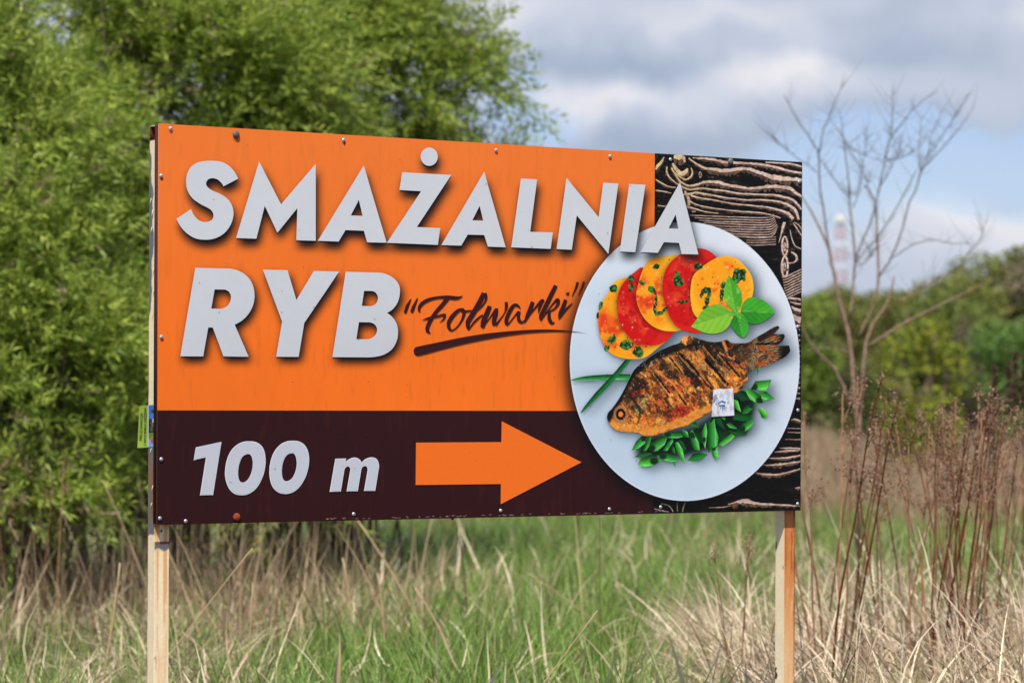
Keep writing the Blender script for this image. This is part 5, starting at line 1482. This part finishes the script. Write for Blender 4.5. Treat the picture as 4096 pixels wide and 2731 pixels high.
def willow(name, foot_px, Y, blobs, nshoot, seed, label, stems, dens=.42, lsz=1.0):
    r = np.random.default_rng(seed)
    foot = np.array([at(foot_px, 1600, Y)[0], Y, 0.])
    root = empty(name, foot, 0, label, 'tree')
    cen, rad = [], []
    for (px, py, Yd, rx, ry, rd) in blobs:
        cen.append(at(px, py, Yd)); rad.append((rx / F * Yd, rd * .72, ry / F * Yd))
    cen, rad = np.array(cen), np.array(rad)
    vol = rad.prod(1); pr = vol / vol.sum()
    # rejection by clumps
    P = []
    while sum(len(p) for p in P) < nshoot:
        m = nshoot; k = r.choice(len(cen), m, p=pr)
        d = r.normal(0, 1, (m, 3)); d /= np.linalg.norm(d, axis=1)[:, None]
        rr = r.uniform(0.1, 1.12, m)**(1 / 1.9)
        q = cen[k] + d * rad[k] * rr[:, None]
        nz_ = .5 * fbm(q[:, 0] + q[:, 1] * .7, q[:, 2] - q[:, 1] * .4, .32, seed, 3) + .5 * fbm(q[:, 1] + 9, q[:, 2] + q[:, 0] * .3, .30, seed + 3, 3)
        ok = (nz_ > dens + .02 - .08 * (rr < .6) + .05 * sm(2.6, 4.2, q[:, 2])) & (q[:, 2] > .35)
        P.append(q[ok])
    P = np.concatenate(P)[:nshoot]; n = len(P)
    # outward direction from the nearest crown centre
    dd = ((P[:, None] - cen[None]) / rad[None]); kk = np.argmin((dd**2).sum(2), 1)
    out = (P - cen[kk]); out /= np.linalg.norm(out, axis=1)[:, None] + 1e-6
    sd = out * .55 + np.array([.25, 0, .5]) + r.normal(0, .42, (n, 3)); sd /= np.linalg.norm(sd, axis=1)[:, None]
    sl = r.uniform(.18, .55, n); NL = 18
    t = np.linspace(.05, 1, NL)[None, :, None]
    droop = np.array([0, 0, -1.]) * (sl[:, None, None] * .28) * t**2
    base = P[:, None] + sd[:, None] * sl[:, None, None] * t + droop
    rv = r.normal(0, 1, (n, NL, 3)); side = np.cross(sd[:, None], rv); side /= np.linalg.norm(side, axis=2)[..., None] + 1e-9
    ld = sd[:, None] * .72 + side * .62 + np.array([0, 0, -.12]); ld /= np.linalg.norm(ld, axis=2)[..., None]
    nn = np.cross(ld, r.normal(0, 1, ld.shape)) + np.array([0, -.25, .7]); nn -= (nn * ld).sum(2)[..., None] * ld
    nn /= np.linalg.norm(nn, axis=2)[..., None] + 1e-9
    N = n * NL
    L4 = leaves(base.reshape(-1, 3), ld.reshape(-1, 3), nn.reshape(-1, 3), r.uniform(.048, .10, N) * lsz, r.uniform(.011, .020, N) * lsz)
    tcol = np.clip(r.normal(.5, .28, n), 0, 1)
    shc = np.array([.17, .265, .034])[None] * (1 - tcol[:, None]) + np.array([.47, .55, .10])[None] * tcol[:, None]
    brown = r.uniform(0, 1, n) < .04 + .28 * sm(1.5, .5, P[:, 2]); shc[brown] = np.array([.30, .24, .13])
    lc = np.repeat(shc, NL, 0) * (1 + r.uniform(-.22, .22, N))[:, None]
    C = np.repeat(lc, 4, 0)
    mesh_np('crown', L4.reshape(-1, 3) - foot, [np.arange(4 * N).reshape(-1, 4)], M_leaf, root, C)
    # limbs: from the foot to sampled crown points
    b = MB(); b.col = lin((96, 84, 66))
    for i in range(stems):
        tgt = P[r.integers(0, n)] if i > 4 else cen[i % len(cen)]
        f2 = foot + np.array([r.normal(0, .28), r.normal(0, .2), -.1])
        mid = f2 * .45 + tgt * .55 + np.array([0, 0, .25]) + r.normal(0, .12, 3); tt = np.linspace(0, 1, 10)[:, None]
        q = (1 - tt)**2 * f2 + 2 * tt * (1 - tt) * mid + tt**2 * tgt
        r0 = r.uniform(.012, .032) if i > 4 else .042
        b.tube(q - foot, np.linspace(r0, .006, 10), 7)
        for j in range(3):
            i0 = r.integers(4, 9); a = q[i0]; e_ = P[np.argmin(((P - (a + r.normal(0, .5, 3)))**2).sum(1))]
            b.tube(np.stack([a, (a + e_) / 2 + np.array([0, 0, .06]), e_]) - foot, (.012, .008, .003), 5)
    b.build('trunk', M_bark, root, True)
    return root


willow('willow_tree', 80, 17.5, [(-250, 700, 17.8, 400, 800, 1.0), (60, 1150, 17.5, 430, 560, 1.0), (330, 1500, 17.2, 360, 420, .8), (-50, 1700, 17.2, 420, 380, .8), (240, 620, 17.8, 200, 200, .8), (-150, 60, 18, 200, 200, .8), (420, 1850, 17.0, 300, 180, .6), (100, 1950, 16.9, 260, 160, .5)], 7800, 11,
       'bushy green willow at the far left, its foliage reaching down to the dry grass', 40, .46)
willow('willow_tree', 700, 19.5, [(560, 560, 19.5, 360, 420, 1.1), (230, 200, 19.3, 320, 300, .8), (330, 330, 19.2, 260, 260, .8), (1150, 420, 20.2, 260, 300, .8), (1050, 1950, 18.8, 260, 170, .5), (800, 300, 19.6, 520, 420, 1.2), (520, 1150, 19.2, 420, 520, 1.0), (980, 800, 19.8, 480, 560, 1.1), (550, 60, 19.8, 500, 280, 1.0), (950, 1500, 19.5, 480, 420, 1.0), (420, 1700, 19, 300, 260, .8), (620, -350, 19.8, 420, 300, .8)], 10800, 12,
       'large dense green willow behind the left half of the sign', 50, .46)
willow('willow_tree', 1250, 21.5, [(1350, 150, 21.5, 380, 420, 1.1), (1600, 380, 21.4, 330, 300, .9), (1830, 330, 21.3, 210, 270, .6), (1750, 120, 21.3, 140, 160, .4), (1920, 130, 21.3, 70, 110, .3), (1980, 330, 21.3, 80, 150, .4), (1650, -100, 21.5, 200, 260, .7), (1250, 800, 21.5, 380, 560, 1.0), (1650, 760, 21.5, 330, 330, .8), (1950, 600, 21.3, 150, 110, .4), (1150, 1600, 21.3, 330, 380, .8), (1250, -300, 21.6, 300, 250, .8)], 7400, 13,
       'airier willow with a ragged right edge against the sky above the sign', 34, .47)


# ------------------------------------------------------------------ far trees and shrubs
def far_tree_proto(name, seed, c1, c2, h=7.0, w=2.6, n=5200, bare_=False, leafs=.2):
    r = np.random.default_rng(seed); root = empty(name, (0, 0, 0))
    b = MB(); b.col = lin((92, 78, 64))
    nl = 13; cen = []
    for i in range(nl):
        a = r.uniform(0, 6.28); rr = r.uniform(.1, .62) * w; zc = h * r.uniform(.16, .86)
        cen.append((rr * math.cos(a), rr * math.sin(a), zc))
    cen.append((0, 0, h * .8)); cen = np.array(cen)
    b.tube([(0, 0, -.3), (r.normal(0, .1), 0, h * .3), (r.normal(0, .2), r.normal(0, .2), h * .85)], (.16, .12, .04), 8)
    for c_ in cen:
        b.tube([(0, 0, h * .18), (c_[0] * .5, c_[1] * .5, c_[2] * .62), c_], (.08, .05, .02), 6)
    if bare_:
        for i in range(260):
            c_ = cen[r.integers(0, len(cen))] + r.normal(0, .35, 3) * np.array([w * .35, w * .35, h * .14]); d = r.normal(0, .35, 3) + np.array([0, 0, .7])
            b.tube([c_ - d * .5, c_, c_ + d * .6 + r.normal(0, .1, 3)], (.02, .014, .005), 4)
    b.build('trunk', M_bark, root, True)
    k = r.integers(0, len(cen), n); d = r.normal(0, 1, (n, 3)); d /= np.linalg.norm(d, axis=1)[:, None]
    rad = np.array([w * .48, w * .48, h * .19])
    c_ = cen[k] + d * rad * (r.uniform(.2, 1, n)**.5)[:, None]
    nzv = fbm(c_[:, 0] + c_[:, 1], c_[:, 2], .9, seed, 3); ok = (nzv > .36) & (c_[:, 2] > h * .06); c_ = c_[ok]; n = len(c_)
    d = r.normal(0, 1, (n, 3)); d /= np.linalg.norm(d, axis=1)[:, None]; e_ = np.cross(d, r.normal(0, 1, (n, 3))); e_ /= np.linalg.norm(e_, axis=1)[:, None]
    s_ = (r.uniform(.5, 1, n) * leafs)[:, None]
    V = np.stack([c_ - d * s_, c_ + e_ * s_ * .6, c_ + d * s_, c_ - e_ * s_ * .6], 1).reshape(-1, 3)
    tt = np.clip(r.normal(.5, .3, n), 0, 1)[:, None]
    C = np.repeat(np.array(c1) * (1 - tt) + np.array(c2) * tt, 4, 0)
    mesh_np('crown', V, [np.arange(4 * n).reshape(-1, 4)], M_far, root, C)
    return root


fp = [far_tree_proto('broadleaf_tree', 1, (.16, .175, .04), (.25, .265, .065), w=3.7, n=7000), far_tree_proto('broadleaf_tree', 2, (.175, .18, .045), (.27, .26, .075), w=3.7, n=7000),
      far_tree_proto('broadleaf_tree', 3, (.14, .18, .04), (.23, .27, .065), w=3.7, n=7000), far_tree_proto('broadleaf_tree', 4, (.20, .17, .09), (.28, .23, .14), n=3200, bare_=True)]
r7 = np.random.default_rng(77)
row = []
for px in range(-900, 5000, 150):
    row.append((px + r7.uniform(-50, 50), 150 + r7.uniform(-6, 6), 0))
for px in range(-900, 5100, 190):
    row.append((px + r7.uniform(-60, 60), 185 + r7.uniform(-8, 8), 1))
kinds = ['mid green tree in the far treeline', 'olive tree in the far treeline', 'deep green tree in the far treeline', 'half bare tree in the far treeline']
vis = {rw: sorted(p for p, _, q in row if q == rw and 3230 < p < 4096) for rw in (0, 1)}


def tree_label(px, rw, kd):
    where = 'front' if rw == 0 else 'back'
    if px in vis[rw]: return '%s tree, %s right of the sign in the %s row of the treeline' % (kinds[kd].split(' tree')[0], ORD[vis[rw].index(px)], where)
    return kinds[kd].replace(' in the far treeline', ' hidden behind the sign and willows') if px <= 3230 else kinds[kd].replace(' in the far treeline', ' beyond the right edge of the picture')


for j, (px, Y, rw) in enumerate(row):
    X = at(px, 1578, Y)[0]
    # treeline height in pixels above the horizon, rising to the right
    th = np.interp(px, [-3000, 2000, 3200, 3450, 3600, 3800, 4096, 5000, 7000], [430, 400, 445, 400, 440, 500, 575, 640, 560]) + r7.normal(0, 9) + (-30 if rw == 0 else 18)
    topz = CZ + th / F * Y; g = float(ghf(np.array([X]), np.array([Y]))[0])
    sc = (topz - g) / 7.0
    kd = ((0, 1, 2, 0, 1, 0, 0, 1) if rw else (0, 1, 3, 0, 1, 2, 0, 1))[r7.integers(0, 8)]
    put(fp, kd, (X, Y, g - .1), r7.uniform(0, 6.28), sc, tree_label(px, rw, kd), 'trees of the far treeline', 'tree')
# nearer shrubs in the field


def shrub(name, label, px, py_top, Y, wpx, c1, c2, seed, n=4200, leafs=.055, hfac=1.0, bare_=False, cat='shrub'):
    top = at(px, py_top, Y); h = top[2]
    o = far_tree_proto(name, seed, c1, c2, h=h, w=wpx / F * Y / 2, n=n, leafs=leafs, bare_=bare_)
    o.location = (top[0], Y, float(ghf(np.array([top[0]]), np.array([Y]))[0])); return tag(o, label, cat)


shrub('leafy_shrub', 'yellow-green leafy shrub in front of the treeline behind the sapling', 3720, 1230, 48, 400, (.13, .19, .02), (.40, .40, .04), 51, 9000, .06)
shrub('leafy_shrub', 'small bright yellow-green shrub left of the larger yellow one', 3590, 1440, 46, 190, (.13, .17, .02), (.30, .30, .035), 52, 3500, .05)
shrub('leafy_shrub', 'rounded lime green shrub beside the right edge of the sign', 3230, 1190, 92, 330, (.15, .22, .035), (.25, .34, .055), 53, 5200, .12)
shrub('leafy_shrub', 'fresh green rounded shrub at the right edge above the docks', 4040, 1290, 70, 420, (.10, .19, .04), (.20, .31, .07), 54, 6500, .10)
shrub('leafy_shrub', 'dark olive low shrub between the sign edge and the sapling', 3420, 1420, 80, 340, (.06, .085, .02), (.12, .14, .035), 55, 4200, .10)
shrub('bare_thicket', 'grey-brown twiggy thicket in front of the treeline at the right', 3860, 1270, 100, 300, (.12, .09, .07), (.18, .13, .10), 56, 2600, .10, bare_=True)
shrub('leafy_shrub', 'dull green shrub low at the foot of the treeline right of the yellow one', 3880, 1480, 85, 420, (.08, .11, .03), (.14, .17, .05), 57, 4200, .1)

# ------------------------------------------------------------------ distant mast
MY = 620.0
mt = at(3362, 872, MY)
mast = empty('lattice_mast', (mt[0], MY, float(ghf(np.array([mt[0]]), np.array([MY]))[0])), 0, 'red and white lattice radio mast standing beyond the treeline', 'mast')
mz = mt[2] - mast.location.z
b = MB(); nsec = 14
for i in range(nsec):
    z0_, z1_ = mz * i / nsec, mz * (i + 1) / nsec; w0_, w1_ = 1.9 * (1 - .6 * i / nsec), 1.9 * (1 - .6 * (i + 1) / nsec)
    b.col = lin((206, 120, 116)) if i % 2 == 0 else lin((225, 222, 220))  # red band washed out: distance haze mixed into its colour
    cs0 = [(-w0_, -w0_), (w0_, -w0_), (w0_, w0_), (-w0_, w0_)]; cs1 = [(-w1_, -w1_), (w1_, -w1_), (w1_, w1_), (-w1_, w1_)]
    for j in range(4):
        p0, p1_ = (*cs0[j], z0_), (*cs1[j], z1_); q0, q1 = (*cs0[(j + 1) % 4], z0_), (*cs1[(j + 1) % 4], z1_)
        b.tube([p0, p1_], .075, 6); b.tube([p0, q1], .04, 5); b.tube([q0, p1_], .04, 5); b.tube([p1_, q1], .04, 5)
b.build('lattice', M_paint, mast)
for a in (0, 2.1, 4.2):
    b = MB(); b.col = lin((225, 222, 205)); b.box((-.16, -.12, -1.1), (.16, .04, 1.1))
    o = b.build('antenna', M_paint, mast); o.location = (.95 * math.sin(a), -.95 * math.cos(a), mz - .4); o.rotation_euler = (0, 0, a)
b = MB(); b.col = lin((225, 215, 190)); b.tube([(0, 0, mz - 1.6), (0, 0, mz + .6)], .45, 14); b.build('antenna_drum', M_paint, mast)

for o in list(bpy.data.objects):
    if 'pend' in o: del o['pend']
